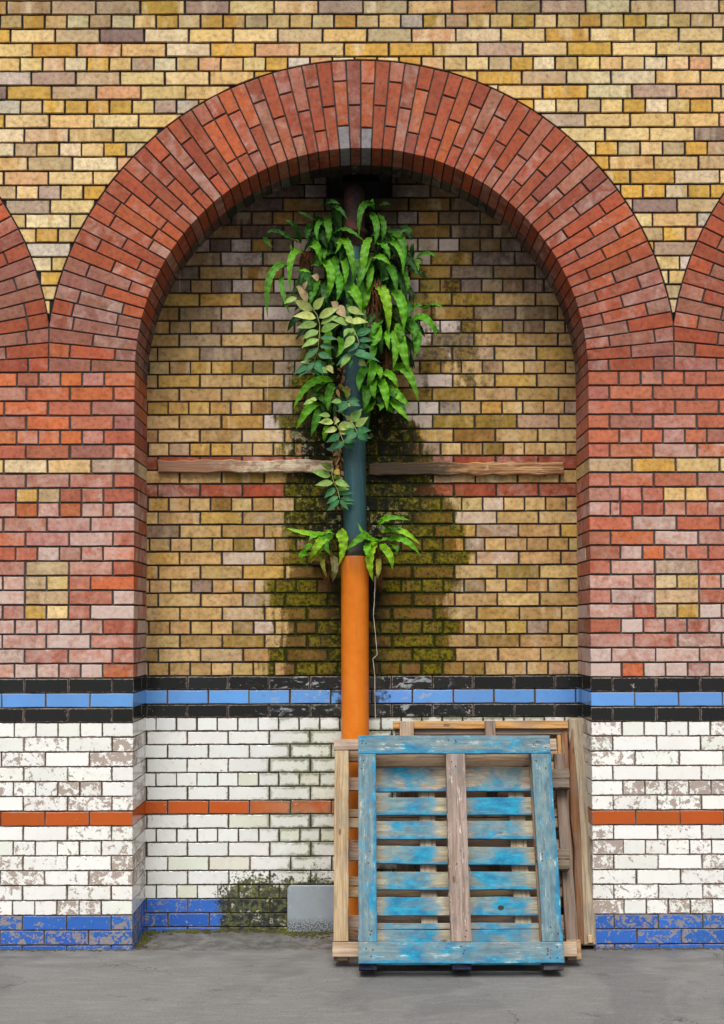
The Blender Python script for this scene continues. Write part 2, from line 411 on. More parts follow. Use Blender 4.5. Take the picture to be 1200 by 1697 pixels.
def emit(store, name, parent, limit=300):
    store.sort(key=lambda b: -b.vis)
    keep = [b for b in store[:limit] if b.vis > 60]
    rest = store[len(keep):]
    for b in keep:
        if b.rect:
            x, z, w, h = b.rect
            m, L = shared_mesh(w, h, b.y1-b.y0, b.mat)
            o = link(name, m, parent)
            o.location = (x, b.y0+R.uniform(-.0012, .0010), z)
            o.scale = (w/L, (b.y1-b.y0)/(.2 if b.y1-b.y0 > .15 else .1), h/.066)
            o.rotation_euler = (R.uniform(-.006, .006), R.uniform(-.005, .005), R.uniform(-.006, .006))
        else:
            cx = sum(p[0] for p in b.poly)/len(b.poly); cz = sum(p[1] for p in b.poly)/len(b.poly)
            V, Fc = prism(roughen([(p[0]-cx, p[1]-cz) for p in b.poly], .08, .0007), 0, b.y1-b.y0, .002, .0006)
            m = mesh_from(name, V, Fc); m.materials.append(M[b.mat])
            o = link(name, m, parent); o.location = (cx, b.y0+R.uniform(-.0012, .0012), cz)
        o.color = (*b.col, b.amt); o.pass_index = int(max(0, min(1, b.eff))*100)
    by = {}
    for b in rest: by.setdefault(b.mat, []).append(b)
    for mat, bs in by.items():
        V, Fc, T, E_ = [], [], [], []
        for b in bs:
            v, f = prism(roughen(b.poly, .11, .0008), b.y0, b.y1); o0 = len(V)
            V += v
            r = R.random()
            for q in f:
                Fc.append(tuple(i+o0 for i in q))
                T += [(*b.col, b.amt)]*len(q); E_ += [(b.eff, r, 0, 1)]*len(q)
        m = mesh_from(name, V, Fc); m.materials.append(M[mat+'_s'])
        a = m.color_attributes.new('tint', 'FLOAT_COLOR', 'CORNER'); a.data.foreach_set('color', [c for t in T for c in t])
        a = m.color_attributes.new('extra', 'FLOAT_COLOR', 'CORNER'); a.data.foreach_set('color', [c for t in E_ for c in t])
        o = link(name, m, parent); tag(o, kind='stuff')
    return len(keep), len(rest)

# ------------------------------------------------------------------ colours
def jit(c, s=.08, v=.12, rnd=R):
    k = 1+rnd.uniform(-v, v)
    return tuple(max(.004, x*k*(1+rnd.uniform(-s, s))) for x in c)
def pick(tab, rnd=R):
    t = rnd.random()*sum(w for w, c in tab)
    for w, c in tab:
        t -= w
        if t <= 0: return c
    return tab[-1][1]
YEL = [(28, (.60, .410, .165)), (20, (.66, .485, .225)), (18, (.55, .315, .060)), (9, (.64, .515, .31)), (13, (.48, .34, .185)), (5, (.42, .295, .21)), (2, (.23, .155, .125)), (6, (.56, .31, .155)), (4, (.51, .43, .345))]
REDA = [(40, (.335, .076, .033)), (25, (.285, .066, .031)), (16, (.39, .092, .033)), (12, (.33, .120, .072)), (6, (.23, .068, .042))]
REDP = [(30, (.42, .125, .068)), (25, (.38, .118, .070)), (12, (.47, .130, .046)), (20, (.42, .190, .140)), (8, (.31, .12, .088))]
RECC = [(34, (.44, .280, .115)), (24, (.48, .325, .140)), (16, (.36, .22, .085)), (14, (.44, .265, .072)), (6, (.39, .26, .155)), (3, (.27, .18, .125))]
WHITE, BLACK, BLUE, RUST, NAVY = (.80, .80, .77), (.012, .013, .013), (.115, .30, .66), (.44, .088, .014), (.030, .125, .47)

GAP = .0094
# ------------------------------------------------------------------ FRONT WALL
wall = empty('brick_wall', (0, 0, 0))
tag(wall, 'tall yellow brick wall with red brick arches on piers and a glazed brick base', 'wall', kind='thing')
ZT, PITCH = CAM_H+3.1377, .07441
zrow = lambda k: ZT - PITCH*k
CZ = zrow(25)                                   # springing of the arches
RI, RO, XM = 1.159, 1.618, 1.600                 # intrados, extrados, half the spacing of the arches
XL, XR = -2.45, 2.45                             # built beyond the frame on both sides
centres = (0.0, -2*XM, 2*XM)

# mortar plates (recessed faces of the parts)
def plate_between(xs, lo, hi, y):
    v, f = [], []
    for x in xs: v += [(x, y, lo(x)), (x, y, hi(x))]
    for i in range(len(xs)-1): f.append((2*i, 2*i+2, 2*i+3, 2*i+1))
    return v, f
ZTOP = zrow(-7)
def ext_z(x):
    return max([CZ + math.sqrt(max(0, RO**2-(x-c)**2)) for c in centres if abs(x-c) <= RO] + [CZ])
xs = [XL+(XR-XL)*i/160 for i in range(161)]
v, f = plate_between(xs, lambda x: ext_z(x)-.02, lambda x: ZTOP, .0085)
# solid back and top so the wall has thickness
n0 = len(v)
v += [(XL, .0085, ZTOP), (XR, .0085, ZTOP), (XR, .45, ZTOP), (XL, .45, ZTOP), (XL, .45, CZ), (XR, .45, CZ)]
f += [(n0, n0+1, n0+2, n0+3), (n0+3, n0+2, n0+5, n0+4)]
spandrel = link('spandrel', mesh_from('spandrel', v, f), wall, mat=M['mort_spandrel'])
tag(spandrel, 'yellow stock brickwork above the arches')

def ring_plate(c, a0, a1, n=110, rin=RI+.006):
    v, f = [], []
    for i in range(n+1):
        a = a0+(a1-a0)*i/n
        ca, sa = math.cos(a), math.sin(a)
        ro = RO
        if abs(ca)*RO > XM: ro = XM/abs(ca)
        for r, y in ((ro, .0065), (rin, .0065), (rin, .46)): v.append((c+ca*r, y, CZ+sa*r))
    for i in range(n):
        a, b = 3*i, 3*i+3
        f += [(a, b, b+1, a+1), (a+1, b+1, b+2, a+2)]
    return v, f
arches = []
for c, a0, a1 in ((0, 0, math.pi), (-2*XM, 0, rad(92)), (2*XM, rad(88), math.pi)):
    v, f = ring_plate(c, a0, a1)
    o = link('arch', mesh_from('arch', v, f), wall, mat=M['mort_arch']); arches.append(o)
tag(arches[0], 'wide red brick arch over the recess')
tag(arches[1], 'edge of the next red brick arch to the left'); tag(arches[2], 'edge of the next red brick arch to the right')
XE = 1.159
piers = []
for s in (-1, 1):
    x0, x1 = XE+.006, 2*XM-XE-.006
    v = [(s*x0, .0075, -.05), (s*x1, .0075, -.05), (s*x1, .0075, CZ+.01), (s*x0, .0075, CZ+.01), (s*x0, .46, -.05), (s*x0, .46, CZ+.01), (s*x1, .46, -.05), (s*x1, .46, CZ+.01)]
    f = [(0, 1, 2, 3), (0, 3, 5, 4), (1, 6, 7, 2)]
    if s > 0: pass
    o = link('pier', mesh_from('pier', v, f), wall, mat=M['mort_pier']); piers.append(o)
tag(piers[0], 'left red brick pier above white glazed base'); tag(piers[1], 'right red brick pier above white glazed base')

# spandrel bricks
MOD = .2302
store = []
phase = {0: ('H', 2), 1: ('S', 19), 2: ('S', 55), 3: ('H', 35), 4: ('S', 53), 5: ('S', 13), 6: ('H', 35), 7: ('S', 9), 8: ('S', 41), 9: ('H', 25), 10: ('S', 47), 11: ('S', 7),
         12: ('H', 28), 13: ('S', 10), 14: ('S', 43), 15: ('H', 60), 16: ('S', 44), 17: ('S', 12), 18: ('H', 30), 19: ('S', 44), 20: ('S', 10), 21: ('H', 28), 22: ('S', 44), 23: ('S', 10), 24: ('H', 30)}
for k in range(-7, 25):
    t, p = phase.get(k, phase[(k+30) % 3 + 3])
    mod = MOD if t == 'S' else MOD/2
    zt, zb = zrow(k), zrow(k+1)
    x = Xp(p, 70+24*k) - 40*mod
    while x > XL-.3: x -= mod
    while x < XR+.3:
        w = mod*(1+R.uniform(-.02, .02))
        xa, xb = x+GAP/2+R.uniform(-.001, .001), x+mod-GAP/2+R.uniform(-.001, .001)
        za, zz = zb+GAP/2+R.uniform(-.0008, .0008), zt-GAP/2+R.uniform(-.0008, .0008)
        x += mod
        xa, xb = max(xa, XL), min(xb, XR)
        if xb-xa < .02: continue
        poly = [(xa, za), (xb, za), (xb, zz), (xa, zz)]; cut = False
        mx_, mz_ = (xa+xb)/2, (za+zz)/2
        # which side of the midline the brick is on decides which arch cuts it; near the wedge both do
        for c in centres:
            if min(math.hypot(px-c, pz-CZ) for px, pz in poly) < RO+.006 or math.hypot(mx_-c, mz_-CZ) < RO+.1:
                for dang in (0,):
                    # chord of the extrados under the brick
                    bx = min(max(c, min(p[0] for p in poly)), max(p[0] for p in poly)) if poly else mx_
                    cl = min(poly, key=lambda p: math.hypot(p[0]-c, p[1]-CZ)) if poly else (mx_, mz_)
                    a = math.atan2(mz_-CZ, mx_-c)
                    # the point of the arc inside the brick
                    inside = [(c+math.cos(a+q*.004)*RO, CZ+math.sin(a+q*.004)*RO) for q in range(-30, 31)]
                    inside = [p for p in inside if xa <= p[0] <= xb and za <= p[1] <= zz]
                    if inside:
                        mxp = inside[len(inside)//2]; a = math.atan2(mxp[1]-CZ, mxp[0]-c)
                    poly2 = clip(poly, -math.cos(a), -math.sin(a), -(math.cos(a)*c+math.sin(a)*CZ+RO+.005))
                    if len(poly2) != 4 or poly2 != poly: cut = cut or (poly2 != poly)
                    poly = poly2
                    if len(poly) < 3: break
            if len(poly) < 3: break
        if len(poly) < 3: continue
        if mz_ < CZ+.2: continue
        col = jit(pick(YEL), .05, .12)
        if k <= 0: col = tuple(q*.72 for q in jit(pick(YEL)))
        amt = R.choice((.15, .3, .5, .9)); eff = R.choice((0, 0, .02, .05, .12))-.12
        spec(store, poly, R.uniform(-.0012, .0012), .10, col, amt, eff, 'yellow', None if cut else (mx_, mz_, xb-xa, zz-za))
print('spandrel', emit(store, 'yellow_brick', spandrel))

# arch bricks
NV = 66
def voussoirs(c, i0, i1, part, seedshift=0):
    st = []
    for i in range(i0, i1):
        a0, a1 = math.pi*i/NV, math.pi*(i+1)/NV
        T = RO-RI
        if i % 2 == 0: cuts = [0, T*.23, T*.735, T]
        else: cuts = [0, T*.49, T]
        if R.random() < .15: cuts = [0, T*.26, T*.77, T]
        for j in range(len(cuts)-1):
            r0, r1 = RI+cuts[j]+(.0 if j == 0 else GAP/2), RI+cuts[j+1]-(0 if j == len(cuts)-2 else GAP/2)
            if j == len(cuts)-2: r1 -= .003
            poly = []
            g = GAP*.40
            for r, a, sg in ((r0, a0, 1), (r1, a0, 1), (r1, a1, -1), (r0, a1, -1)):
                aa = a + sg*g/r
                poly.append((c+math.cos(aa)*r, CZ+math.sin(aa)*r))
            # neighbour arches meet on the pier's midline
            for sgn in (-1, 1):
                poly = clip(poly, sgn, 0, sgn*c+XM-.004) if len(poly) > 2 else poly
            if len(poly) < 3: continue
            h = math.sin((a0+a1)/2)
            col = jit(pick(REDA), .05, .10)
            if h < .35 and R.random() < .6: col = jit((.27, .105, .072), .06, .1)
            eff = R.choice((.0, .05, .1, .15, .22, .3)) if R.random() < .78 else R.uniform(.3, .5)
            if i in (32, 34) and j == 0: col, eff = (.22, .20, .21), .15
            spec(st, poly, 0, .215 if j == 0 else .10, col, 0.0, eff*.68, 'arc')
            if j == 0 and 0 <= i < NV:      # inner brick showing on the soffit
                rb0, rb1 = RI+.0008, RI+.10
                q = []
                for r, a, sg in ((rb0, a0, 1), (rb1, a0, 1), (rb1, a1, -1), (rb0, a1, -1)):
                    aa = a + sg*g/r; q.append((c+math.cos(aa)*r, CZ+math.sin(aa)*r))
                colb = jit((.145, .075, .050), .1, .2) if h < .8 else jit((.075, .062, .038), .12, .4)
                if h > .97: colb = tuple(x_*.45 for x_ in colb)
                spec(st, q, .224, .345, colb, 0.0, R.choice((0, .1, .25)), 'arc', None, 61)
    return st
print('arch', emit(voussoirs(0.0, 0, NV, None), 'arch_brick', arches[0]))
print('arch', emit(voussoirs(-2*XM, 0, 33, None), 'arch_brick', arches[1]))
print('arch', emit(voussoirs(2*XM, 33, NV, None), 'arch_brick', arches[2]))

# pier bricks (distances from the reveal edge; every row measured)
TYP = {'A': [.107]+[.107+.2231*i for i in range(1, 6)], 'B': [.2205]+[.2205+.2231*i for i in range(1, 6)],
       'H': [.157]+[.157+.1115*i for i in range(1, 10)], 'J': [.107, .158]+[.158+.1115*i for i in range(1, 10)],
       'D': [.2205]+[.2205+.1115*i for i in range(1, 10)]}
rows = {}
for i, t in enumerate('H A B A H A B A H J B A H A D A D H B A H A B A H A B A H A B A H A B A H A B A'.split()): rows[25+i] = t
def front_colour(k, d, s):
    """colour, amount, bloom, material, name"""
    zpx = PX((0, 0, zrow(k)))[1]
    if k < 46:
        diaper = (k in (38, 40) and .325 < d < .56) or (k in (39, 41) and .325 < d < .56) or (k == 33 and .36 < d < .60)
        if s > 0: diaper = diaper
        if diaper or k == 31: return jit(pick(YEL[:6]), .04, .1), .4, .15, 'yellow', 'yellow_brick'
        low = min(1, max(0, (k-29)/16))
        col = jit(pick(REDP), .06, .10)
        if k < 33 and R.random() < .35 and s < 0: col = jit((.47, .130, .045), .06, .1)
        eff = R.choice((0, .08, .16, .25, .34)) + low*R.choice((.1, .3, .5, .75))*R.uniform(.7, 1.1)
        if k < 29: eff *= .6
        return col, 0.0, eff, 'red', 'red_brick'
    if k in (46, 48): return jit(BLACK, .05, .2), R.uniform(.1, .35), 0, 'glz', 'black_glazed_brick'
    if k == 47: return jit(BLUE, .04, .06), R.uniform(.05, .25), .3, 'glz', 'light_blue_glazed_brick'
    if k == 55: return jit(RUST, .04, .08), R.uniform(.05, .3), .2, 'glz', 'orange_glazed_brick'
    if k >= 62: return jit(NAVY, .06, .12), R.uniform(.45, .9), .7, 'glz', 'blue_glazed_brick'
    w = R.random()
    amt = R.uniform(.05, .35) if w < .4 else R.uniform(.4, .82)
    if d < .15 or k in (53, 61): amt = min(.95, amt+.22)
    col = jit(WHITE, .012, .06)
    if R.random() < .08: col = jit((.77, .79, .73), .015, .04)
    return col, amt, .06, 'glz', 'white_glazed_brick'
for s, pier in ((-1, piers[0]), (1, piers[1])):
    stores = {}
    for k in range(25, 65):
        J = [0.0]+TYP[rows[k]]
        zt, zb = zrow(k), zrow(k+1)
        zb = max(zb, -.03)
        g = GAP if k < 46 else .0054
        seen_end = 2*XM-2*XE
        for a, b in zip(J, J[1:]):
            if a > seen_end-.02: break
            b = min(b, seen_end)
            a2 = a+(0 if a == 0 else g/2)+R.uniform(-.0006, .0006); b2 = b-g/2+R.uniform(-.0006, .0006)
            xa, xb = sorted((s*(XE+a2), s*(XE+b2)))
            za, zz = zb+g/2, zt-g/2
            col, amt, eff, mat, nm = front_colour(k, (a+b)/2, s)
            dep = .10
            if a == 0:      # corner brick: shows an end or a side in the reveal
                dep = .215 if rows[k] in 'AJ' else .1025
            rect = ((xa+xb)/2, (za+zz)/2, xb-xa, zz-za)
            spec(stores.setdefault(nm, []), [(xa, za), (xb, za), (xb, zz), (xa, zz)], R.uniform(-.001, .001), dep, col, amt, eff, mat, rect)
            if a == 0:
                x1 = s*(XE+.1); xq, xw = sorted((s*(XE+.0006), x1))
                if mat == 'glz': amt = min(1, amt+.15)
                col2, amt2, eff2, mat2, nm2 = front_colour(k, .05, s)
                if mat == 'red': col2 = tuple(q*.8 for q in col2); eff2 = min(1, eff2+.05)
                d0 = dep+g
                while d0 < .33:
                    d1 = min(.345, d0+.215)
                    if .345-d1 < .04: d1 = .345
                    spec(stores.setdefault(nm2, []), [(xq, za), (xw, za), (xw, zz), (xq, zz)], d0, d1, col2, amt2, eff2, mat2, ((xq+xw)/2, (za+zz)/2, xw-xq, zz-za), 70)
                    d0 = d1+g
    for nm, st in stores.items(): print(nm, emit(st, nm, pier))

# ------------------------------------------------------------------ RECESS WALL
rec = empty('recess_wall', (0, YB, 0))
tag(rec, 'recessed back wall inside the arch, damp and mossy round the drainpipe', 'wall', kind='thing')
HOLE = (Xp(540, 310, YB), Xp(648, 310, YB), Zp(332, YB), Zp(288, YB))       # broken-out opening where the pipe leaves the wall
def rec_plate():
    ym = YB+.0075
    h0, h1, g0, g1 = HOLE
    X0, X1, Z0, Z1 = -1.24, 1.24, -.05, CZ+RI+.12
    v, f = [], []
    def q(x0, x1, z0, z1, y=ym):
        n = len(v); v.extend([(x0, y, z0), (x1, y, z0), (x1, y, z1), (x0, y, z1)]); f.append((n, n+1, n+2, n+3))
    q(X0, h0, Z0, Z1); q(h1, X1, Z0, Z1); q(h0, h1, Z0, g0); q(h0, h1, g1, Z1)
    n = len(v); yb = ym+.25
    v.extend([(h0, ym, g0), (h1, ym, g0), (h1, ym, g1), (h0, ym, g1), (h0, yb, g0), (h1, yb, g0), (h1, yb, g1), (h0, yb, g1)])
    f.extend([(n, n+4, n+5, n+1), (n+1, n+5, n+6, n+2), (n+2, n+6, n+7, n+3), (n+3, n+7, n+4, n), (n+4, n+7, n+6, n+5)])
    return [(a, b-YB, c) for a, b, c in v], f
v, f = rec_plate()
bed = link('mortar_bed', mesh_from('mortar_bed', v, f), rec, mat=M['mort_recess'])
RZ = [260+22.45*i for i in range(7)] + [417, 440, 462.5, 485, 507.5, 531, 552.5, 574.5, 598, 620, 642.5, 665, 687, 711, 733.5, 755.5, 778.5, 801.5, 824, 847.5, 869, 891.5, 914, 936.5, 960,
      982.5, 1005.5, 1028.5, 1051.5, 1074, 1097, 1120, 1142.5, 1166.5, 1188.5, 1211, 1233.5, 1256.5, 1280, 1303, 1326, 1349, 1372.5, 1395.5, 1419, 1442.5, 1466, 1489, 1512.5, 1536, 1558]
RT = 'H b a H a b H'.split() + 'b a H a b H b a H a b H b a H A b A H a b H b a H a b H b a H K L K G k l k G k R k G k l k G n N n'.split()
RT[0:7] = 'a H b a H a H'.split()
def near_stain(px, py):
    l, r = stain_lr(py)
    if l <= px <= r: return -min(px-l, r-px)
    return max(l-px, px-r)
stores = {}
for i, t in enumerate(RT):
    if i+1 >= len(RZ): break
    py = (RZ[i]+RZ[i+1])/2
    zt, zb = Zp(RZ[i], YB), Zp(RZ[i+1], YB)
    if t in 'aA': p, m = 262, .2283
    elif t == 'b': p, m = 298, .2283
    elif t == 'H': p, m = 281+R.uniform(-2, 2), .1130
    elif t in 'Kkn': p, m = 310, .2192
    elif t in 'LlNR': p, m = 277, .2192
    else: p, m = 292, .1096
    if t == 'n' and i > 48: pass
    x = Xp(p, py, YB) - 30*m
    g = GAP if py < 1120 else .0062
    while x < 1.17:
        xa, xb = x+g/2+R.uniform(-.001, .001), x+m-g/2+R.uniform(-.001, .001); x += m
        xa, xb = max(xa, -1.175), min(xb, 1.175)
        if xb-xa < .018: continue
        za, zz = zb+g/2+R.uniform(-.0006, .0006), zt-g/2+R.uniform(-.0006, .0006)
        mx_, mz_ = (xa+xb)/2, (za+zz)/2
        if mz_ > CZ and math.hypot(mx_, mz_-CZ) > RI+.10: continue
        if xb > HOLE[0] and xa < HOLE[1] and HOLE[2]-.005 < mz_ < HOLE[3]+.005:
            if xa < HOLE[0]-.03: xb = HOLE[0]+R.uniform(-.02, .012)
            elif xb > HOLE[1]+.03: xa = HOLE[1]-R.uniform(-.02, .012)
            else: continue
            mx_ = (xa+xb)/2
        px = PX((mx_, YB, mz_))[0]
        if py < 1120:
            d = near_stain(px, py)
            col = jit(pick(RECC), .05, .12); amt = R.choice((.1, .3, .5)); eff = R.choice((0, .05, .1, .2))-.10
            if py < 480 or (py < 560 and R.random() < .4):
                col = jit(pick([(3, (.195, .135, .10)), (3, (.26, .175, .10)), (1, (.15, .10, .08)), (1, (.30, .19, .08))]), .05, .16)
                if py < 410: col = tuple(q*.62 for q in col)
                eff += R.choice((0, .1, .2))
            if -10 < d < 70 and R.random() < .55: eff += R.uniform(.25, .55)
            if 630 < px < 780 and 380 < py < 720 and R.random() < .62: eff += R.uniform(.35, .85); col = jit((.34, .275, .24), .05, .1)
            if 440 < px < 520 and 430 < py < 720 and R.random() < .6: eff += R.uniform(.2, .5); col = jit((.25, .18, .14), .05, .1)
            if 700 < px < 850 and 400 < py < 740 and R.random() < .28: col = jit((.27, .165, .035), .08, .15); eff = 0
            if 375 < px < 410 and 380 < py < 560: eff += .35
            if 0 < d < 110 and R.random() < .35: col = jit((.25, .145, .038), .08, .15)
            if t == 'A': col = jit((.27, .060, .026), .06, .12); amt = 0; eff = R.choice((.1, .2, .3))
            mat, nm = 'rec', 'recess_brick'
            if t == 'A': nm = 'red_recess_brick'
        else:
            mat = 'glr'; eff = .06
            if t == 'K': col, amt, nm = jit(BLACK, .05, .2), R.uniform(.15, .45), 'black_glazed_brick'; eff = .5
            elif t == 'L': col, amt, nm = jit(BLUE, .04, .06), R.uniform(.15, .4), 'light_blue_glazed_brick'; eff = .3
            elif t == 'R': col, amt, nm = jit(RUST, .05, .12), R.uniform(.15, .5), 'orange_glazed_brick'
            elif t in 'nN': col, amt, nm = jit(NAVY, .06, .12), R.uniform(.5, .8), 'blue_glazed_brick'; eff = .7
            else:
                col = jit((.72, .735, .71), .015, .05); amt = R.uniform(.05, .38); nm = 'white_glazed_brick'
                if px < 330 and R.random() < .5: amt = R.uniform(.2, .45)
                if R.random() < .10: col = jit((.66, .68, .58), .03, .05)
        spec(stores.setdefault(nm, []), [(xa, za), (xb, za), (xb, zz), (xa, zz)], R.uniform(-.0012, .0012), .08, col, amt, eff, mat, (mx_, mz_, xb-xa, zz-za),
             in_frame([(xa, za), (xb, zz), (xa, zz)], YB) * (0 if (mz_ > CZ and math.hypot(mx_, mz_-CZ) > RI+.02) else 1))
for nm, st in stores.items(): print(nm, emit(st, nm, rec))

# neighbouring recess backs (their mouths open just outside the frame)
for s in (-1, 1):
    x0, x1 = s*(2*XM-XE-.01), s*(XR+.0)
    if abs(x1) > abs(x0):
        v = [(x0, YB+.05, -.05), (x1, YB+.05, -.05), (x1, YB+.05, CZ+RI+.2), (x0, YB+.05, CZ+RI+.2)]
        o = link('neighbour_recess', mesh_from('neighbour_recess', v, [(0, 1, 2, 3)]), wall, mat=M['mort_recess'])

# ------------------------------------------------------------------ GROUND
def mat_ground():
    n = N('worn_concrete'); P = n.pos(); s = n.sep(P)
    a = n.noise(P, 3.0, 5, .65, .3); b = n.noise(n.comb(n.mul(s[0], 7.0), n.mul(s[1], 30.0), 0.0), 1.0, 4, .6, .8)
    d = n.noise(P, 90, 3, .6); e = n.noise(n.comb(n.add(n.mul(s[0], 16.0), n.mul(s[1], 22.0)), n.mul(s[1], 90.0), 0.0), 1.0, 3, .6)
    c = n.mix(a, (.115, .115, .113), (.180, .177, .170))
    c = n.mix(n.ss(b, .45, .7, 0, .45), c, (.21, .207, .198))
    c = n.mix(n.ss(e, .55, .75, 0, .24), c, (.10, .10, .10))
    c = n.mix(1.0, c, n.ramp(d, [(.25, .78), (.5, 1.0), (.8, 1.2)]), 'MULTIPLY')
    c = n.mix(n.ss(n.noise(P, 150, 2, .5), .70, .76, 0, .6), c, (.32, .31, .29))
    # brown damp band in front of the wall and green film at the back of the recess
    br = n.mul(n.ss(s[1], -.5, -.12), n.ss(n.noise(n.comb(n.mul(s[0], 2.2), n.mul(s[1], 9.0), 0.0), 1.0, 4, .6), .42, .66))
    c = n.mix(n.mul(br, .5), c, (.085, .070, .055))
    gr = n.mul(n.ss(n.add(s[1], n.mul(n.sub(n.noise(P, 9, 4, .6), .5), .35)), .20, .34), n.ss(s[0], -.95, -.35))
    c = n.mix(n.mul(gr, .8), c, n.mix(d, (.035, .04, .012), (.10, .115, .03)))
    ft = n.mul(n.ss(s[1], -.035, .0), n.ss(n.noise(P, 14, 4, .7), .40, .6))
    c = n.mix(n.mul(ft, .75), c, n.mix(d, (.03, .026, .02), (.09, .075, .05)))
    ck = n.op('ABSOLUTE', n.add(n.sub(s[1], -1.255), n.mul(n.sub(n.noise(n.comb(n.mul(s[0], 6.0), 0.0, 0.0), 1.0, 4, .7), .5), .05)))
    ck = n.mul(n.ss(ck, .007, .002), n.ss(n.noise(P, 4, 2), .42, .55))
    c = n.mix(n.mul(ck, .8), c, (.04, .038, .035))
    pa = n.ss(n.noise(P, 1.3, 4, .6, .6), .50, .56)
    c = n.mix(n.mul(pa, .35), c, (.078, .080, .084))
    spot = n.ss(n.noise(n.comb(n.mul(s[0], 5.0), n.mul(s[1], 9.0), 0.0), 1.0, 5, .7), .60, .70)
    c = n.mix(n.mul(spot, .5), c, (.055, .053, .050))
    v1 = n.voro(n.vec('ADD', P, n.vec('SCALE', n.noise(P, 3, 4, .7, 0, True), .35)), .9, 'DISTANCE_TO_EDGE')
    hair = n.mul(n.ss(v1, .006, .001), n.ss(n.noise(P, 2, 3), .48, .60))
    c = n.mix(n.mul(hair, .7), c, (.035, .033, .03))
    n.bump(n.add(n.add(n.mul(b, .7), n.mul(d, .5)), n.mul(ck, -1.5)), .55, .006)
    return n.done(c, n.lin(a, .3, .7, .70, .92), .3)
g = mesh_from('pavement', [(-400, -400, 0), (400, -400, 0), (400, 60, 0), (-400, 60, 0)], [(0, 1, 2, 3)])
pav = link('pavement', g, mat=mat_ground()); tag(pav, 'worn grey concrete pavement in front of the wall', 'pavement', kind='structure')

# ------------------------------------------------------------------ DRAINPIPE
def mat_plain(name, kind):
    n = N(name); P = n.pos(); s = n.sep(P)
    st = n.noise(n.comb(n.mul(s[0], 60.0), n.mul(s[1], 60.0), n.mul(s[2], 3.0)), 1.0, 4, .6)
    a = n.noise(P, 14, 5, .65); d = n.noise(P, 120, 3, .6)
    rough = .4
    if kind == 'orange':
        c = n.mix(n.ss(a, .3, .7), (.66, .165, .008), (.72, .200, .012))
        c = n.mix(n.ss(st, .60, .75, 0, .22), c, (.46, .12, .015))
        c = n.mix(n.ss(d, .66, .74, 0, .7), c, (.16, .06, .02))
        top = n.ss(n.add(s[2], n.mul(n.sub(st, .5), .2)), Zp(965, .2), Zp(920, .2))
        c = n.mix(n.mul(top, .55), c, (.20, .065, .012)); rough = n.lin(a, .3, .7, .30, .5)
    elif kind == 'teal':
        c = n.mix(a, (.010, .040, .050), (.026, .082, .092))
        c = n.mix(n.ss(st, .55, .72, 0, .6), c, (.050, .125, .135))
        c = n.mix(n.ss(d, .68, .75, 0, .6), c, (.20, .22, .20))
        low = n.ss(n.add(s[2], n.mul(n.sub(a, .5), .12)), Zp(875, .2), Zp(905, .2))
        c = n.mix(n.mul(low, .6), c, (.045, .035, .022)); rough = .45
    elif kind == 'rust':
        c = n.mix(n.ss(a, .45, .7), (.008, .005, .004), (.085, .020, .008)); c = n.mix(n.ss(d, .45, .7), c, (.045, .015, .010)); rough = .85
    elif kind == 'rubber':
        c = n.mix(a, (.008, .007, .006), (.05, .035, .02)); rough = .8
    elif kind == 'panel':
        c = n.mix(a, (.20, .235, .265), (.29, .325, .35)); c = n.mix(n.ss(n.noise(P, 30, 5, .7), .58, .70, 0, .6), c, (.42, .44, .44))
        c = n.mix(n.mul(n.ss(s[2], .09, .03), n.ss(d, .4, .6)), c, (.04, .04, .03)); rough = .6
    n.bump(n.add(a, n.mul(d, .4)), .25, .002)
    return n.done(c, rough, .4)

def tube_along(pts, rads, seg=28, cap=False):
    v, f = [], []
    up0 = Vector((1, 0, 0))
    for i, p in enumerate(pts):
        t = (pts[min(i+1, len(pts)-1)]-pts[max(i-1, 0)]).normalized()
        a = (up0-t*up0.dot(t))
        if a.length < 1e-3: a = Vector((0, 1, 0))-t*t.y
        a.normalize(); b = t.cross(a)
        for k in range(seg):
            q = 2*math.pi*k/seg
            v.append(p+(a*math.cos(q)+b*math.sin(q))*rads[i])
    for i in range(len(pts)-1):
        for k in range(seg):
            k2 = (k+1) % seg
            f.append((i*seg+k, i*seg+k2, (i+1)*seg+k2, (i+1)*seg+k))
    if cap:
        f.append(tuple(range(seg))[::-1]); f.append(tuple((len(pts)-1)*seg+k for k in range(seg)))
    return v, f
YP = .250
XPIPE = Xp(588.3, 900, YP)
pipe = empty('drainpipe', (XPIPE, YP, 0))
tag(pipe, 'vertical drainpipe down the recess, dark teal above and bright orange below', 'pipe')
zt = Zp(921, .18)
V = lambda x, y, z: Vector((x, y, z))
pts = [V(0, 0, 0), V(0, 0, .4), V(0, 0, .9), V(0, 0, zt-.075), V(0, 0, zt-.07), V(0, 0, zt-.004), V(0, 0, zt), V(0, 0, zt-.002), V(0, 0, zt-.05)]
rr = [.0735, .0735, .0735, .0735, .0752, .0752, .0742, .0700, .0690]
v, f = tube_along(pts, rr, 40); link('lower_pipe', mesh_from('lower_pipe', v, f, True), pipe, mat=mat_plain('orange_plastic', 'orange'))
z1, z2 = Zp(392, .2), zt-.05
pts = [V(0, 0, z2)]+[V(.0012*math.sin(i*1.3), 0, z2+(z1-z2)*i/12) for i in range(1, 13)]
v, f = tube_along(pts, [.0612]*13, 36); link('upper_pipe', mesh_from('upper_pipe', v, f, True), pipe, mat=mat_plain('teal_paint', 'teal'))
pts = [V(0, 0, zt-.03), V(0, 0, zt+.006), V(0, 0, zt+.016), V(0, 0, zt+.030), V(0, 0, zt+.034)]
v, f = tube_along(pts, [.0685, .0690, .0672, .0665, .061], 36); link('seal', mesh_from('seal', v, f, True), pipe, mat=mat_plain('rubber_seal', 'rubber'))
z3 = Zp(345, .2)
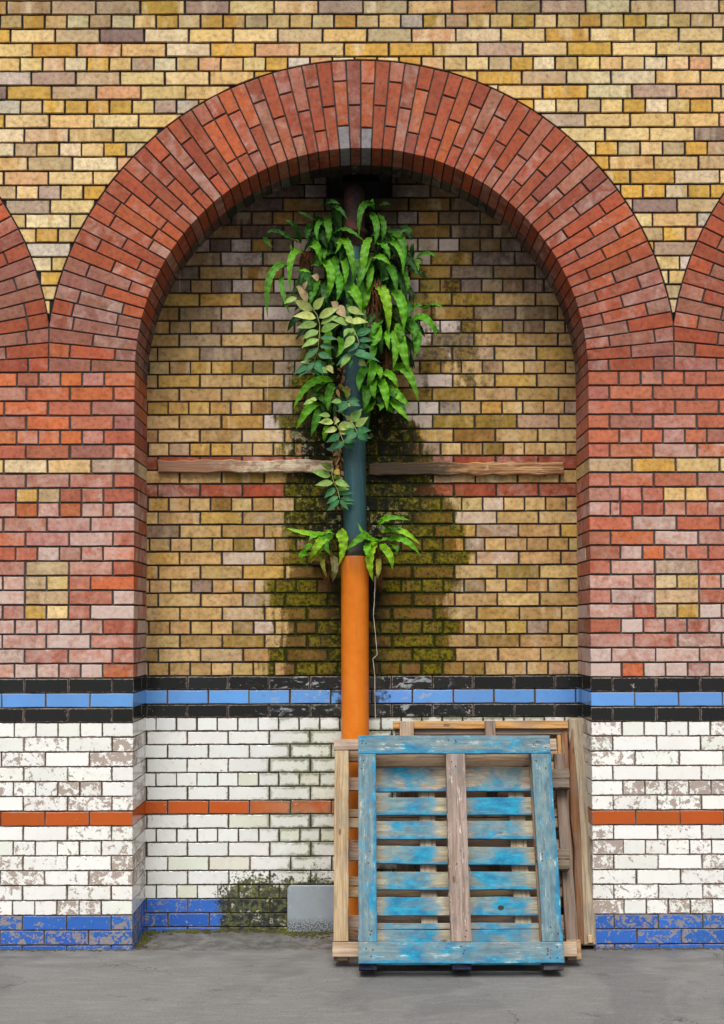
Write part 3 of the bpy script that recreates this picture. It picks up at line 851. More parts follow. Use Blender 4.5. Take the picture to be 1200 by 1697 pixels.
pts = [V(0, 0, z1-.05), V(0, 0, z1+.02), V(0, 0, z1+.021), V(0, 0, z1+.045), V(0, 0, z1+.046), V(0, 0, z3)]
r_ = [.066, .066, .074, .074, .058, .058]
for i in range(1, 9):
    a = math.pi/2*i/8
    pts.append(V(0, .13-.13*math.cos(a), z3+.13*math.sin(a))); r_.append(.057)
pts.append(V(0, .32, z3+.13)); r_.append(.057)
v, f = tube_along(pts, r_, 32); link('iron_elbow', mesh_from('iron_elbow', v, f, True), pipe, mat=mat_plain('rusty_iron', 'rust'))

# ------------------------------------------------------------------ WOOD
def mat_wood(name, kind='plain'):
    n = N(name); i = n.info(); base, rnd = i.outputs['Color'], i.outputs['Random']
    amt = n.sub(n.mul(i.outputs['Alpha'], 2.0), 1.0)
    wornp = n.mul(i.outputs['Object Index'], .01)
    O = n.objco(); o = n.sep(O)
    X = n.add(o[0], n.mul(rnd, 31.0))
    gv = n.comb(n.mul(X, 3.0), n.mul(o[1], 60.0), n.mul(n.add(o[2], n.mul(n.noise(n.comb(n.mul(X, 2.0), 0.0, n.mul(o[2], 6.0)), 1.0, 2), .03)), 75.0))
    gr = n.noise(gv, 1.0, 4, .65, .4)
    fine = n.noise(n.comb(n.mul(X, 10.0), n.mul(o[1], 300.0), n.mul(o[2], 320.0)), 1.0, 2, .6)
    big = n.noise(n.comb(n.mul(X, 5.0), 0.0, n.mul(o[2], 9.0)), 1.0, 4, .6, .5)
    mid = n.noise(n.comb(n.mul(X, 16.0), n.mul(o[1], 20.0), n.mul(o[2], 32.0)), 1.0, 5, .68)
    c = n.mix(n.ss(gr, .35, .68), base, n.mix(1.0, base, (.58, .50, .42), 'MULTIPLY'))
    c = n.mix(n.ss(big, .46, .70, 0, .75), c, n.mix(.65, c, (.16, .145, .135)))
    c = n.mix(n.ss(fine, .56, .74, 0, .55), c, n.mix(1.0, c, (.42, .36, .30), 'MULTIPLY'))
    kn = n.voro(n.comb(n.mul(X, 5.5), n.mul(rnd, 9.0), n.mul(o[2], 13.0)), 1.0)
    c = n.mix(n.ss(kn, .13, .07, 0, .75), c, (.085, .045, .025))
    c = n.mix(n.ss(mid, .60, .74, 0, .6), c, n.mix(1.0, c, (.36, .33, .32), 'MULTIPLY'))
    spl = n.ss(n.noise(n.comb(n.mul(X, 7.0), n.mul(o[1], 20.0), n.mul(o[2], 24.0)), 1.0, 6, .75, .8), .50, .66)
    c = n.mix(n.mul(spl, n.add(.35, n.mul(wornp, .5))), c, n.mix(fine, (.10, .090, .085), (.20, .18, .165)))
    crack = n.ss(n.noise(n.comb(n.mul(X, 1.6), 5.0, n.mul(o[2], 190.0)), 1.0, 2, .5), .66, .70)
    c = n.mix(n.mul(crack, .75), c, (.035, .028, .024))
    if kind == 'blue':
        gc = n.sep(n.t.nodes.new('ShaderNodeTexCoord').outputs['Generated'])
        dm = n.mn(n.mn(n.sub(gc[0], .092), n.sub(.905, gc[0])), n.sub(n.op('ABSOLUTE', n.sub(gc[0], .483)), .05))
        shield = n.mx(n.ss(n.add(dm, n.mul(n.sub(mid, .5), .12)), .0, .085), n.ss(wornp, .25, .3))      # slats: rails kept the spray off beside them
        deep = n.mix(n.ss(mid, .35, .65), (.003, .125, .26), (.004, .25, .40))
        wash = n.mix(n.ss(n.add(n.mul(gr, .6), n.mul(mid, .4)), .36, .64), (.030, .115, .175), (.155, .27, .295))
        pm = n.ss(n.add(n.add(n.mul(big, 1.25), n.mul(n.sub(mid, .5), .35)), amt), .66, .92)
        wf = n.mul(n.ss(wornp, .25, .3), n.ss(amt, -.05, .1))
        pm = n.mul(n.mx(pm, wf), n.sub(1.0, n.mul(wf, n.ss(n.add(n.mul(gr, .65), n.mul(mid, .35)), .53, .66, 0, .75))))
        c = n.mix(n.mul(n.mul(pm, .84), shield), c, n.mix(n.mul(spl, .55), wash, (.05, .085, .12)))
        strong = n.noise(n.comb(n.mul(X, 4.2), 3.0, n.mul(o[2], 7.0)), 1.0, 4, .62, .3)
        sm = n.ss(n.add(n.add(strong, n.mul(n.sub(mid, .5), .25)), n.sub(n.mul(amt, .42), n.mul(n.ss(wornp, .25, .3), .05))), .57, .74)
        drip = n.mul(n.mul(n.ss(n.add(gc[2], n.mul(n.sub(strong, .5), .9)), .20, .08), n.ss(amt, -.2, .1)), n.ss(gc[2], .6, .3))
        c = n.mix(n.mul(n.mul(n.mx(sm, n.mul(drip, .85)), .93), n.mx(shield, drip)), c, deep)
        flake = n.mul(n.ss(n.add(n.mul(mid, .7), n.mul(fine, .5)), .70, .76), wornp)
        c = n.mix(flake, c, n.mix(fine, (.40, .36, .30), (.68, .64, .56)))
        fd = n.mul(n.ss(n.noise(n.comb(n.mul(X, 22.0), 7.0, n.mul(o[2], 60.0)), 1.0, 5, .7), .58, .66), wornp)
        c = n.mix(n.mul(fd, .8), c, (.055, .085, .13))
    n.bump(n.add(n.mul(gr, .8), n.mul(fine, .4)), .6, .003)
    return n.done(c, n.lin(gr, .3, .7, .62, .85), .25)
WOOD = mat_wood('bare_wood'); WBLUE = mat_wood('blue_sprayed_wood', 'blue')

def plank_mesh(L, H, T, jag=.0015, rnd=R, nseg=7):
    """length along x, width along z, thickness along y, origin at its centre; slightly uneven edges"""
    pol = []
    for i in range(nseg+1): pol.append((-L/2+L*i/nseg, -H/2+rnd.uniform(-jag, jag)))
    for i in range(nseg+1): pol.append((L/2-L*i/nseg, H/2+rnd.uniform(-jag, jag)))
    v, f = prism(pol, -T/2, T/2, min(.0025, T*.2), 0)
    n = len(pol); f.append(tuple(range(3*n-1, 2*n-1, -1)))
    m = mesh_from('plank', v, f); return m
class Lean:
    """a pallet leaning back: local x = width, local z = up its slope, local y = 0 at its back face, negative towards the viewer"""
    def __init__(s, name, Y0, al, label, cat, group=None, yaw=0):
        s.Y0, s.al = Y0, al
        s.o = empty(name, (0, Y0, 0)); s.o.rotation_euler = (-al, 0, 0); tag(s.o, label, cat, group)
        s.k = 0
    def uv(s, px, py, d):
        dy, dz = ray_v(py); dx = (px-CX)/F_PX
        # plane normal (pointing to the viewer) and a point on it
        nrm = Vector((0, -math.cos(s.al), math.sin(s.al)))
        p0 = Vector((0, s.Y0, 0))+nrm*d; c = Vector((0, -CAM_D, CAM_H)); r = Vector((dx, dy, dz))
        t = (p0-c).dot(nrm)/r.dot(nrm); q = c+r*t-Vector((0, s.Y0, 0))
        return q.x, q.y*math.sin(s.al)+q.z*math.cos(s.al)
    def board(s, u0, u1, v0, v1, d0, d1, col, amt=0, worn=0, mat=None, name='plank', vert=None, rot=0, label=None, mesh=None):
        """d0 (nearer the back) to d1 (front) measured from the back face"""
        w, h = u1-u0, v1-v0
        vert = h > w if vert is None else vert
        L, H = (h, w) if vert else (w, h)
        m = mesh or plank_mesh(L, H, d1-d0)
        m.materials.append(mat or WOOD)
        o = link(name, m, s.o)
        s.k += 1
        o.location = ((u0+u1)/2, -(d0+d1)/2 - .0003*(s.k % 5), (v0+v1)/2)
        o.rotation_euler = (0, (-math.pi/2 if vert else 0)+rot, 0)
        o.color = (*jit(col, .04, .08), max(0, min(1, .5+amt/2))); o.pass_index = int(worn*100)
        if label: o['label'] = label
        return o
def nails(L, pts, d, parent_name='nail'):
    v, f = [], []
    for u, w in pts:
        n = len(v); r = .0042
        for k in range(6): v.append((u+r*math.cos(k*1.047), -d-.0012, w+r*math.sin(k*1.047)))
        f.append(tuple(range(n, n+6)))
    n_ = bpy.data.materials.get('nail_steel')
    if not n_:
        q = N('nail_steel'); n_ = q.done((.03, .025, .03), .6, .4)
    o = link(parent_name, mesh_from(parent_name, v, f), L.o, mat=n_); tag(o, kind='stuff')

# --- third pallet, deepest in the recess
PINE, TAN, GREYW, BROWN, PALE = (.52, .30, .10), (.40, .265, .16), (.27, .215, .165), (.22, .125, .070), (.50, .395, .27)
GROUP = 'wooden pallets leaning in the recess'
A = Lean('pallet', .075, rad(13.2), 'tall bare wood pallet at the back with a split bark-edged right post', 'pallet', GROUP)
tA = .112
uL, vT = A.uv(651, 1195, tA); uR, _ = A.uv(968, 1195, tA); _, vt2 = A.uv(700, 1208, tA); _, vB = A.uv(800, 1563, tA)
A.board(uL, uR-.085, vt2, vT, tA-.022, tA, PINE, name='top_board')
A.board(uL+.01, uR-.05, vT-.07, vT+.002, .06, tA-.024, GREYW, name='stringer')
for a, b, c, nm in ((662, 685, PALE, 'upright'), (803, 820, GREYW, 'upright')):
    u0, _ = A.uv(a, 1205, tA); u1, _ = A.uv(b, 1205, tA)
    A.board(u0, u1, .05, vT-.005 if c is PALE else vT-.002, tA+.001, tA+.021, c, name=nm)
u0, _ = A.uv(925, 1230, tA); u1, _ = A.uv(932, 1230, tA); u2, _ = A.uv(943, 1230, tA)
A.board(u0, u1-.002, .03, vt2-.004, .02, .085, PINE, name='upright')
A.board(u1, u2-.004, .03, vt2-.006, .02, .092, (.33, .15, .08), name='upright')
# the split post: an uneven outline, half of it stripped to brown
def post_mesh(L, rnd):
    lft = [0, -.006, .004, .010, .003, .012, .020, .014, .006, .000, .006, .002]
    n = len(lft); pol = []
    for i in range(n): pol.append((-L/2+L*i/(n-1), -.040-rnd.uniform(-.002, .002)))
    for i in range(n): pol.append((L/2-L*i/(n-1), .040-lft[i]))
    v, f = prism(pol, -.05, .05, .006, 0); return mesh_from('post', v, f)
u3, _ = A.uv(944, 1230, tA); u4, _ = A.uv(970, 1230, tA)
A.board(u3, u4+.006, .0, vT+.012, .012, tA+.004, (.44, .35, .255), name='post', mesh=post_mesh(vT+.012, R), vert=True, label='pale split post with a ragged left edge')
pol = [(-.56, -.016), (-.3, -.020), (0, -.026), (.25, -.022), (.52, -.010), (.40, .010), (.2, .016), (.05, .022), (-.1, .010), (-.25, .020), (-.45, .020), (-.56, .012)]
v, f = prism(pol, -.025, .025, .004, 0)
A.board(u3-.016, u3+.024, .01, .02+1.10, tA-.03, tA+.014, (.23, .115, .050), name='bark_strip', mesh=mesh_from('bark_strip', v, f), vert=True, label='brown torn strip of bark along the post')
for i in range(8):
    v0 = .045+i*.135
    A.board(uL+.015, u2-.03, v0, v0+.088, .0, .018, R.choice((TAN, PALE, GREYW, BROWN)), name='slat')
A.board(uL, u2, .0, .09, tA-.022, tA-.002, TAN, name='bottom_board')
u5, v5 = A.uv(973, 1562, tA); A.board(u5, u5+.026, .012, .05, .05, tA+.016, (.55, .38, .25), name='block')

# --- second pallet
Bp = Lean('pallet', -.225, rad(20.2), 'plain unpainted pallet between the blue one and the wall, its left rail showing', 'pallet', GROUP)
tB = .122
q = lambda px, py, d=tB: Bp.uv(px, py, d)
uL, vT = q(553, 1225); uR = q(955, 1572)[0]; _, vt2 = q(600, 1243); _, vb2 = q(570, 1561); _, vB = q(570, 1586)
Bp.board(uL, uR-.03, vt2, vT, tB-.022, tB, (.47, .37, .27), name='top_board')
Bp.board(uL, uR, max(.002, vB), vb2, tB-.022, tB, (.48, .37, .26), name='bottom_board')
for a, b, c in ((553, 577, (.50, .36, .23)), (695, 722, PALE), (846, 873, PALE)):
    u0, u1 = q(a, 1400)[0], q(b, 1400)[0]
    Bp.board(u0, u1, vb2+.002, vt2-.002, tB-.022, tB-.001, c, name='rail')
u0, u1 = q(927, 1400, .05)[0], q(946, 1400, .05)[0]
Bp.board(u0, u1, .04, vT-.06, .03, .052, (.22, .165, .125), name='rail', label='dark weathered rail on the right side')
for py0, py1 in ((1275, 1290), (1291, 1306), (1408, 1424), (1425, 1441)):
    ua, va = q(905, py1); ub, vb = q(943, py0)
    Bp.board(ua, ub, va, vb, .054, tB, (.19, .145, .105), name='block', vert=False)
for u in (q(565, 1400)[0], q(708, 1400)[0], q(860, 1400)[0], q(940, 1400)[0]):
    for vv in (.05, .5, vT-.06):
        if u > .95 and vv > .1: continue
        Bp.board(u-.034, u+.034, vv-.046, vv+.046, .043, tB-.024, TAN, name='block', vert=False)
for a, b, c in ((1262, 1244, TAN), (1310, 1288, (.42, .27, .19)), (1354, 1341, TAN), (1372, 1356, (.45, .33, .22)), (1426, 1392, (.43, .29, .21)), (1468, 1453, TAN), (1487, 1470, (.42, .30, .16)), (1543, 1517, (.45, .29, .22)), (1558, 1545, BROWN)):
    v0, v1 = Bp.uv(580, a, .02)[1], Bp.uv(580, b, .02)[1]
    Bp.board(uL+.01, uR-.01, v0, v1, .0, .020, c, name='slat')
for u in (q(566, 1400)[0], q(708, 1400)[0], q(860, 1400)[0]):
    Bp.board(u-.033, u+.033, .01, vT-.01, .0215, .042, BROWN, name='stringer', vert=True)

# --- blue pallet in front
Bl = Lean('pallet', -.365, rad(20.0), 'blue sprayed pallet leaning in front of the two bare ones', 'pallet', GROUP)
tC = .142
q = lambda px, py, d=tC: Bl.uv(px, py, d)
uL = q(593, 1580)[0]; uR = q(933.5, 1580)[0]
vT = q(700, 1219)[1]; vt2 = q(700, 1249)[1]; vb2 = q(700, 1562)[1]; vB = max(.001, q(700, 1597)[1])
BW = (.40, .345, .28)
Bl.board(uL, uR, vt2, vT, tC-.022, tC, BW, .30, .75, WBLUE, 'top_board')
Bl.board(uL, uR, vB, vb2, tC-.022, tC, BW, .36, .6, WBLUE, 'bottom_board')
cols = []
for a, b, amt, wn in ((593, 623, .30, .85), (741, 773, -.28, .8), (886, 918, .24, .8)):
    u0, u1 = q(a, 1350)[0], q(b, 1350)[0]; cols.append((u0, u1))
    Bl.board(u0, u1 if b < 900 else uR, vb2+.0015, vt2-.0015, tC-.022, tC-.0008, (.31, .255, .215) if amt < 0 else BW, amt, wn, WBLUE, 'rail', label='bare greyish middle rail with torn fibres' if amt < 0 else None)
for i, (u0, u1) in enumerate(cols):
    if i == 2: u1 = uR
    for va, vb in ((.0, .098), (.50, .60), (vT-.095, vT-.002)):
        Bl.board(u0+.002, u1-.002, va, vb, .047, tC-.0235, (.006, .012, .045) if va == 0 else TAN, -.9 if va == 0 else -.2, .0, WBLUE, 'block', vert=False)  # foot blocks: navy darkened, shade under the pallet put into the colour
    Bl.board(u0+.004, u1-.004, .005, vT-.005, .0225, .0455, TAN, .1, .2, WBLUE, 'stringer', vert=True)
sl = [(1271, 1251, -.45, .1), (1312, 1271.5, .24, .15), (1351, 1322, .42, .1), (1391, 1361, .34, .2), (1433, 1403, .30, .1), (1475, 1445, .34, .2), (1518, 1487, .46, .1), (1600, 1530, .34, .1)]
for i, (a, b, amt, wn) in enumerate(sl):
    v0, v1 = max(.0, Bl.uv(700, a, .02)[1]), Bl.uv(700, b, .02)[1]
    if i == 7:
        vm = Bl.uv(700, 1541, .02)[1]
        Bl.board(uL+.004, uR-.004, v0, vm-.001, .0, .0205, (.45, .40, .30), amt+.1, wn, WBLUE, 'slat'); v0 = vm+.001
    Bl.board(uL+.004, uR-.004, v0, v1, .0, .0205, (.46, .34, .22) if amt < 0 else (.46, .41, .30), amt, wn, WBLUE, 'slat', rot=.012 if i == 4 else R.uniform(-.003, .003))
npts = []
for u0, u1 in cols+[(uR-.1, uR)]:
    for v0, v1 in ((vB, vb2), (vt2, vT)):
        for k in range(3): npts.append((R.uniform(u0+.012, u1-.012), R.uniform(v0+.012, v1-.012)))
for u0, u1 in cols:
    for vv in (vb2+.03, vb2+.06, .48, .53, vt2-.04, vt2-.07): npts.append((R.uniform(u0+.015, u1-.015), vv+R.uniform(-.01, .01)))
nails(Bl, npts, tC)
# knot hole in a slat
kh = Bl.uv(829, 1505, .021); n_ = []
o = link('knot_hole', mesh_from('knot_hole', [(.013*math.cos(k*.5236)*(1.2), 0, .011*math.sin(k*.5236)) for k in range(12)]+[(0, .0, 0)], [(k, (k+1) % 12, 12) for k in range(12)]), Bl.o, (kh[0], -.0232, kh[1]))
o.data.materials.append(mat_plain('dark_knot', 'rubber'))
# torn fibres on the middle rail
v, f = [], []
for i in range(26):
    u = cols[1][0]+R.choice((-.001, .0)) if R.random() < .75 else cols[1][1]
    w = R.uniform(.25, .72); L = R.uniform(.02, .07); a = R.uniform(-2.2, -.9) if u < cols[1][1] else R.uniform(-2.2, -.9)
    n = len(v); dx, dz = math.cos(a)*L*.4, math.sin(a)*L
    v += [(u, -tC+.002, w), (u+dx*.6, -tC-.006, w+dz*.5), (u+dx*.6+.0016, -tC-.006, w+dz*.5+.0016), (u+dx, -tC-.003, w+dz)]
    f += [(n, n+1, n+2), (n+1, n+3, n+2)]
o = link('fibres', mesh_from('fibres', v, f), Bl.o, mat=WOOD); o.color = (.55, .46, .34, 0); tag(o, kind='stuff')

# ------------------------------------------------------------------ BATTENS, PANEL, SMALL THINGS
def mat_batten(name, kind):
    n = N(name); O = n.objco(); o = n.sep(O)
    gr = n.noise(n.comb(n.mul(o[0], 5.0), 0.0, n.mul(o[2], 110.0)), 1.0, 4, .65, .6)
    mid = n.noise(n.comb(n.mul(o[0], 14.0), n.mul(o[1], 9.0), n.mul(o[2], 30.0)), 1.0, 5, .68, .5)
    if kind == 'pale':
        t = n.ss(n.add(o[0], n.mul(n.sub(mid, .5), .35)), -.22, .12)
        c = n.mix(n.ss(mid, .38, .64), n.mix(gr, (.15, .085, .050), (.36, .235, .16)), n.mix(gr, (.42, .335, .22), (.66, .57, .41)))
        c = n.mix(t, n.mix(gr, (.12, .055, .030), (.36, .205, .13)), c)
    else:
        t = n.ss(n.add(o[0], n.mul(n.sub(mid, .5), .35)), -.18, .06)
        c = n.mix(n.ss(gr, .35, .65), (.13, .052, .020), (.47, .265, .125))
        c = n.mix(n.ss(mid, .58, .72, 0, .6), c, (.56, .40, .25))
        c = n.mix(t, n.mix(gr, (.018, .013, .009), (.09, .06, .035)), c)
    c = n.mix(n.ss(gr, .66, .74, 0, .7), c, (.03, .02, .015))
    n.bump(n.add(gr, mid), .8, .004)
    return n.done(c, .8, .2)
def batten(px0, px1, py0, py1, kind, label, slope):
    a, b = W(px0, py1, .29), W(px1, py0, .29)
    L, H = b.x-a.x, b.z-a.z; n = 22; pol = []
    rr = random.Random(int(px0))
    lo = [rr.uniform(-.003, .007) for _ in range(n+1)]; hi = [rr.uniform(-.009, .003) for _ in range(n+1)]
    for i in range(n+1): pol.append((-L/2+L*i/n+(rr.uniform(-.01, .004) if i in (0, n) else 0), -H/2+lo[i]))
    for i in range(n+1): pol.append((L/2-L*i/n+(rr.uniform(-.014, .004) if i in (0, n) else 0), H/2+hi[i]))
    v, f = prism(pol, -.013, .013, .005, 0)
    o = link('timber_batten', mesh_from('timber_batten', v, f), None, ((a.x+b.x)/2, .3235, (a.z+b.z)/2), mat_batten('batten_'+kind, kind))
    o.rotation_euler = (0, slope, 0); tag(o, label, 'batten', 'timber battens fixed across the recess wall')
batten(262, 556, 760, 782, 'pale', 'pale peeling timber batten left of the drainpipe', .004)
batten(612, 937, 765, 787, 'dark', 'brown timber batten right of the drainpipe, dark at its inner end', -.002)

# grey panel leaning on the recess wall
c0, c1 = W(475, 1541, .30), W(604, 1464, .30)
w, h = c1.x-c0.x, c1.z-c0.z; r = .022; pol = [(0, 0), (w, 0), (w, h)]
for k in range(5):
    a = math.pi/2+k*math.pi/8; pol.append((r+r*math.cos(a), h-r+r*math.sin(a)))
v, f = prism(pol, -.016, 0, .003, 0); f.append(tuple(range(3*len(pol)-1, 2*len(pol)-1, -1)))
o = link('panel', mesh_from('panel', v, f), None, (c0.x, .315, .001), mat_plain('grey_paint', 'panel')); o.rotation_euler = (rad(-2.5), 0, 0)
tag(o, 'blue-grey painted panel with a rounded corner standing at the foot of the recess', 'panel')
# metal stub in the wall
a, b = W(517, 936, .30), W(538, 930, .30)
v, f = prism([(0, 0), (b.x-a.x, 0), (b.x-a.x, .018), (0, .018)], 0, .06, .002, 0)
o = link('wall_bracket', mesh_from('wall_bracket', v, f), None, (a.x, .285, a.z), mat_plain('bracket_metal', 'rust'))
tag(o, 'short rusty flat bracket stub in the mossy brick beside the pipe joint', 'bracket')

# ------------------------------------------------------------------ PLANTS
def mat_leaf(name, kind):
    n = N(name); i = n.info(); base = i.outputs['Color']; e = n.attr('edge').outputs['Fac']
    P = n.vec('ADD', n.pos(), n.comb(n.mul(i.outputs['Random'], 20.0), 0.0, 0.0))
    a = n.noise(P, 45, 3, .6); b = n.noise(P, 150, 3, .6)
    c = n.mix(1.0, base, n.ramp(a, [(.25, .62), (.5, 1.0), (.75, 1.35)]), 'MULTIPLY')
    if kind == 'frond':
        c = n.mix(n.ss(e, .62, 1.0, 0, .55), c, n.mix(1.0, c, (2.0, 1.55, 1.1), 'MULTIPLY'))
        c = n.mix(n.ss(e, .10, .0, 0, .6), c, n.mix(.5, c, (.25, .36, .06)))
    else:
        c = n.mix(n.ss(b, .52, .68, 0, .5), c, n.mix(1.0, c, (.60, .62, .5), 'MULTIPLY'))
        c = n.mix(n.ss(e, .10, .0, 0, .5), c, n.mix(.5, c, (.40, .45, .16)))
    tr = n.t.nodes.new('ShaderNodeBsdfTranslucent'); n.put(tr.inputs[0], n.mix(1.0, c, (1.1, 1.3, .6), 'MULTIPLY'))
    mixs = n.t.nodes.new('ShaderNodeMixShader'); mixs.inputs[0].default_value = .22
    n.bump(n.add(a, n.mul(b, .5)), .35, .003)
    m = n.done(c, .52, .20)
    n.t.links.new(n.bsdf.outputs[0], mixs.inputs[1]); n.t.links.new(tr.outputs[0], mixs.inputs[2]); n.t.links.new(mixs.outputs[0], n.out.inputs[0])
    return m
FROND, LEAFM = mat_leaf('fern_frond', 'frond'), mat_leaf('pinnate_leaf', 'leaf')
def bez(p, t):
    a, b, c = p; return a*(1-t)**2+b*(2*t*(1-t))+c*t**2
def strap(pts, width, rnd, wav=.26, serr=.13, nseg=None, face=Vector((0, -1, .35)), fold=.28):
    """strap leaf along a 3-point curve, wavy margins, folded on the midrib; returns verts, faces, edge values"""
    L = (pts[1]-pts[0]).length+(pts[2]-pts[1]).length
    n = nseg or max(16, min(64, int(L/.0036))); width *= .84
    v, f, e = [], [], []
    ph, ph2 = rnd.uniform(0, 6), rnd.uniform(0, 6); wl = rnd.uniform(.0115, .0145)
    fx = Vector((rnd.uniform(-.5, .5), 0, 0)); tw = rnd.uniform(-.5, .5)
    for i in range(n+1):
        t = i/n; p = bez(pts, t); T = (bez(pts, min(1, t+.02))-bez(pts, max(0, t-.02))).normalized()
        Fv = face+fx+Vector((tw*(t-.5), 0, 0))
        S = T.cross(Fv)
        if S.length < .05: S = Vector((1, 0, 0))
        S.normalize(); Nn = S.cross(T).normalized()
        if Nn.y > 0: Nn = -Nn
        prof = min(1, (t*6+.22))*(1-max(0, (t-.42)/.58)**1.9)
        prof = max(prof, .03)
        s = t*L
        for j, u in enumerate((-1, -.55, 0, .55, 1)):
            k = 1+serr*math.sin(s/wl*2*math.pi*1.0+(ph if u < 0 else ph2)) if abs(u) == 1 else 1
            ww = width*.5*prof*u*k
            rp = width*prof*(abs(u)**1.5)*(.28*wav*math.sin(s/wl*2*math.pi+(ph if u < 0 else ph2)+.8)+.42*wav*math.sin(s/.055*2*math.pi+ph2*(1 if u < 0 else 1.7)))
            v.append(p+S*ww+Nn*(rp+abs(u)*width*fold*prof*.5)); e.append(abs(u))
    for i in range(n):
        for j in range(4):
            a = i*5+j; f.append((a, a+1, a+6, a+5))
    return v, f, e
def leaf_object(name, v, f, e, parent, mat, col):
    o0 = v[0].copy(); m = mesh_from(name, [p-o0 for p in v], f, True)
    at = m.attributes.new('edge', 'FLOAT', 'POINT'); at.data.foreach_set('value', e)
    o = link(name, m, parent, o0-parent.matrix_world.translation if parent else o0, mat)
    o.color = (*col, 1); return o
def zpx(ox, oy, sc): return lambda u, v: (ox+u/sc, oy+v/sc)
Z1, Z2, Z3, Z4 = zpx(420, 320, 6), zpx(560, 320, 6), zpx(460, 540, 5), zpx(460, 740, 4.615)
GB, GM, GD, GY, GO = (.092, .290, .009), (.048, .185, .009), (.018, .080, .008), (.21, .42, .014), (.14, .16, .02)
def fern(label, root_px, items, Zf, sc, depth=(.285, .13, .15), rootlabel=None):
    """items: (base, bend, tip) in zoomed photo units, width, colour"""
    rp = W(*root_px, depth[0]); fr = empty('fern', rp); bpy.context.view_layer.update()
    tag(fr, label, 'fern', 'ferns growing on the drainpipe')
    for it in items:
        b, c, t, w, col = it
        rnd = random.Random(int(b[0]*7+t[1]*3+t[0]))
        dy = rnd.uniform(-.03, .03)
        L = math.hypot(t[0]-b[0], t[1]-b[1])/sc
        dm, dt = depth[1]+dy, depth[2]+dy+rnd.uniform(-.02, .02)
        if L < 22: dm, dt = dm+.05, dt+.04
        p0 = W(*Zf(*b), depth[0]-.03+rnd.uniform(-.02, .01)); p2 = W(*Zf(*t), dt)
        cc = (2*c[0]-.5*b[0]-.5*t[0], 2*c[1]-.5*b[1]-.5*t[1])
        p1 = W(*Zf(*cc), dm-.02)
        v, f, e = strap((p0, p1, p2), w/sc*.00318*1.02, rnd)
        leaf_object('frond', v, f, e, fr, FROND, jit(col, .08, .18, rnd))
    return fr
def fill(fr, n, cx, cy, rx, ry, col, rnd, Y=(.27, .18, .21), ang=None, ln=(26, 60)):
    """fronds deeper in the clump, the shade there put into their dark colour"""
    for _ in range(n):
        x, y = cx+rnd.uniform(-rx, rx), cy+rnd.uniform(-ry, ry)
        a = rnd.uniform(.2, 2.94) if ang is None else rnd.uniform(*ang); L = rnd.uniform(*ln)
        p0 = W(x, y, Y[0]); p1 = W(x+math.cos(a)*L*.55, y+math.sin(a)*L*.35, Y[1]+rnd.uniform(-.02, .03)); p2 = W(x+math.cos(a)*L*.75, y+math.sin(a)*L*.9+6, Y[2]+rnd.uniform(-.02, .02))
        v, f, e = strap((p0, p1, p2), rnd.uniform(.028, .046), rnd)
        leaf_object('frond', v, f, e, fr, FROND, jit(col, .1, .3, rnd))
def roots(fr, px0, py0, px1, py1, n, rnd, Y=.26, col=(.075, .030, .012)):
    v, f = [], []
    o0 = fr.matrix_world.translation
    for _ in range(n):
        a = W(rnd.uniform(px0, px1), rnd.uniform(py0, py1), Y+rnd.uniform(-.03, .04)); L = rnd.uniform(.03, .09)
        b = a+Vector((rnd.uniform(-.015, .015), rnd.uniform(-.02, .02), -L)); c = (a+b)/2+Vector((rnd.uniform(-.008, .008), rnd.uniform(-.015, .0), 0))
        k = len(v); w = Vector((rnd.uniform(.0012, .0028), rnd.uniform(-.001, .001), 0))
        v += [a-w-o0, a+w-o0, c-w-o0, c+w-o0, b-w*.4-o0, b+w*.4-o0]; f += [(k, k+1, k+3, k+2), (k+2, k+3, k+5, k+4)]
    m = bpy.data.materials.get('root_fibre')
    if not m:
        q = N('root_fibre'); P = q.pos(); m = q.done(q.mix(q.noise(P, 90, 3), (.025, .011, .006), (.17, .075, .03)), .9, .1)
    o = link('root_mat', mesh_from('root_mat', v, f), fr, mat=m); tag(o, kind='stuff')
rq = random.Random(11)
DK = (.008, .034, .006)  # near-black green, shade between the fronds put into the colour
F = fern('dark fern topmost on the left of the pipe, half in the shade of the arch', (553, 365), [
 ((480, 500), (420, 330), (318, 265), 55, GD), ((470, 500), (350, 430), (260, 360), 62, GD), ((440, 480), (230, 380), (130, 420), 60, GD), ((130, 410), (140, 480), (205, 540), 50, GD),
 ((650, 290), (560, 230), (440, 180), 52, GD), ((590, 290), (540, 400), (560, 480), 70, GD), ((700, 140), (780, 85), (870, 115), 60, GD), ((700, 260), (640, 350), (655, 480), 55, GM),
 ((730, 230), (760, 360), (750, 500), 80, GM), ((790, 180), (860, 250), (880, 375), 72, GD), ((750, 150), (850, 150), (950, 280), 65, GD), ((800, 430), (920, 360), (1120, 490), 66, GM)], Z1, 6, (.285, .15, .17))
fill(F, 12, 548, 372, 32, 22, (.014, .060, .010), rq); fill(F, 10, 556, 385, 26, 24, DK, rq, (.29, .24, .26))
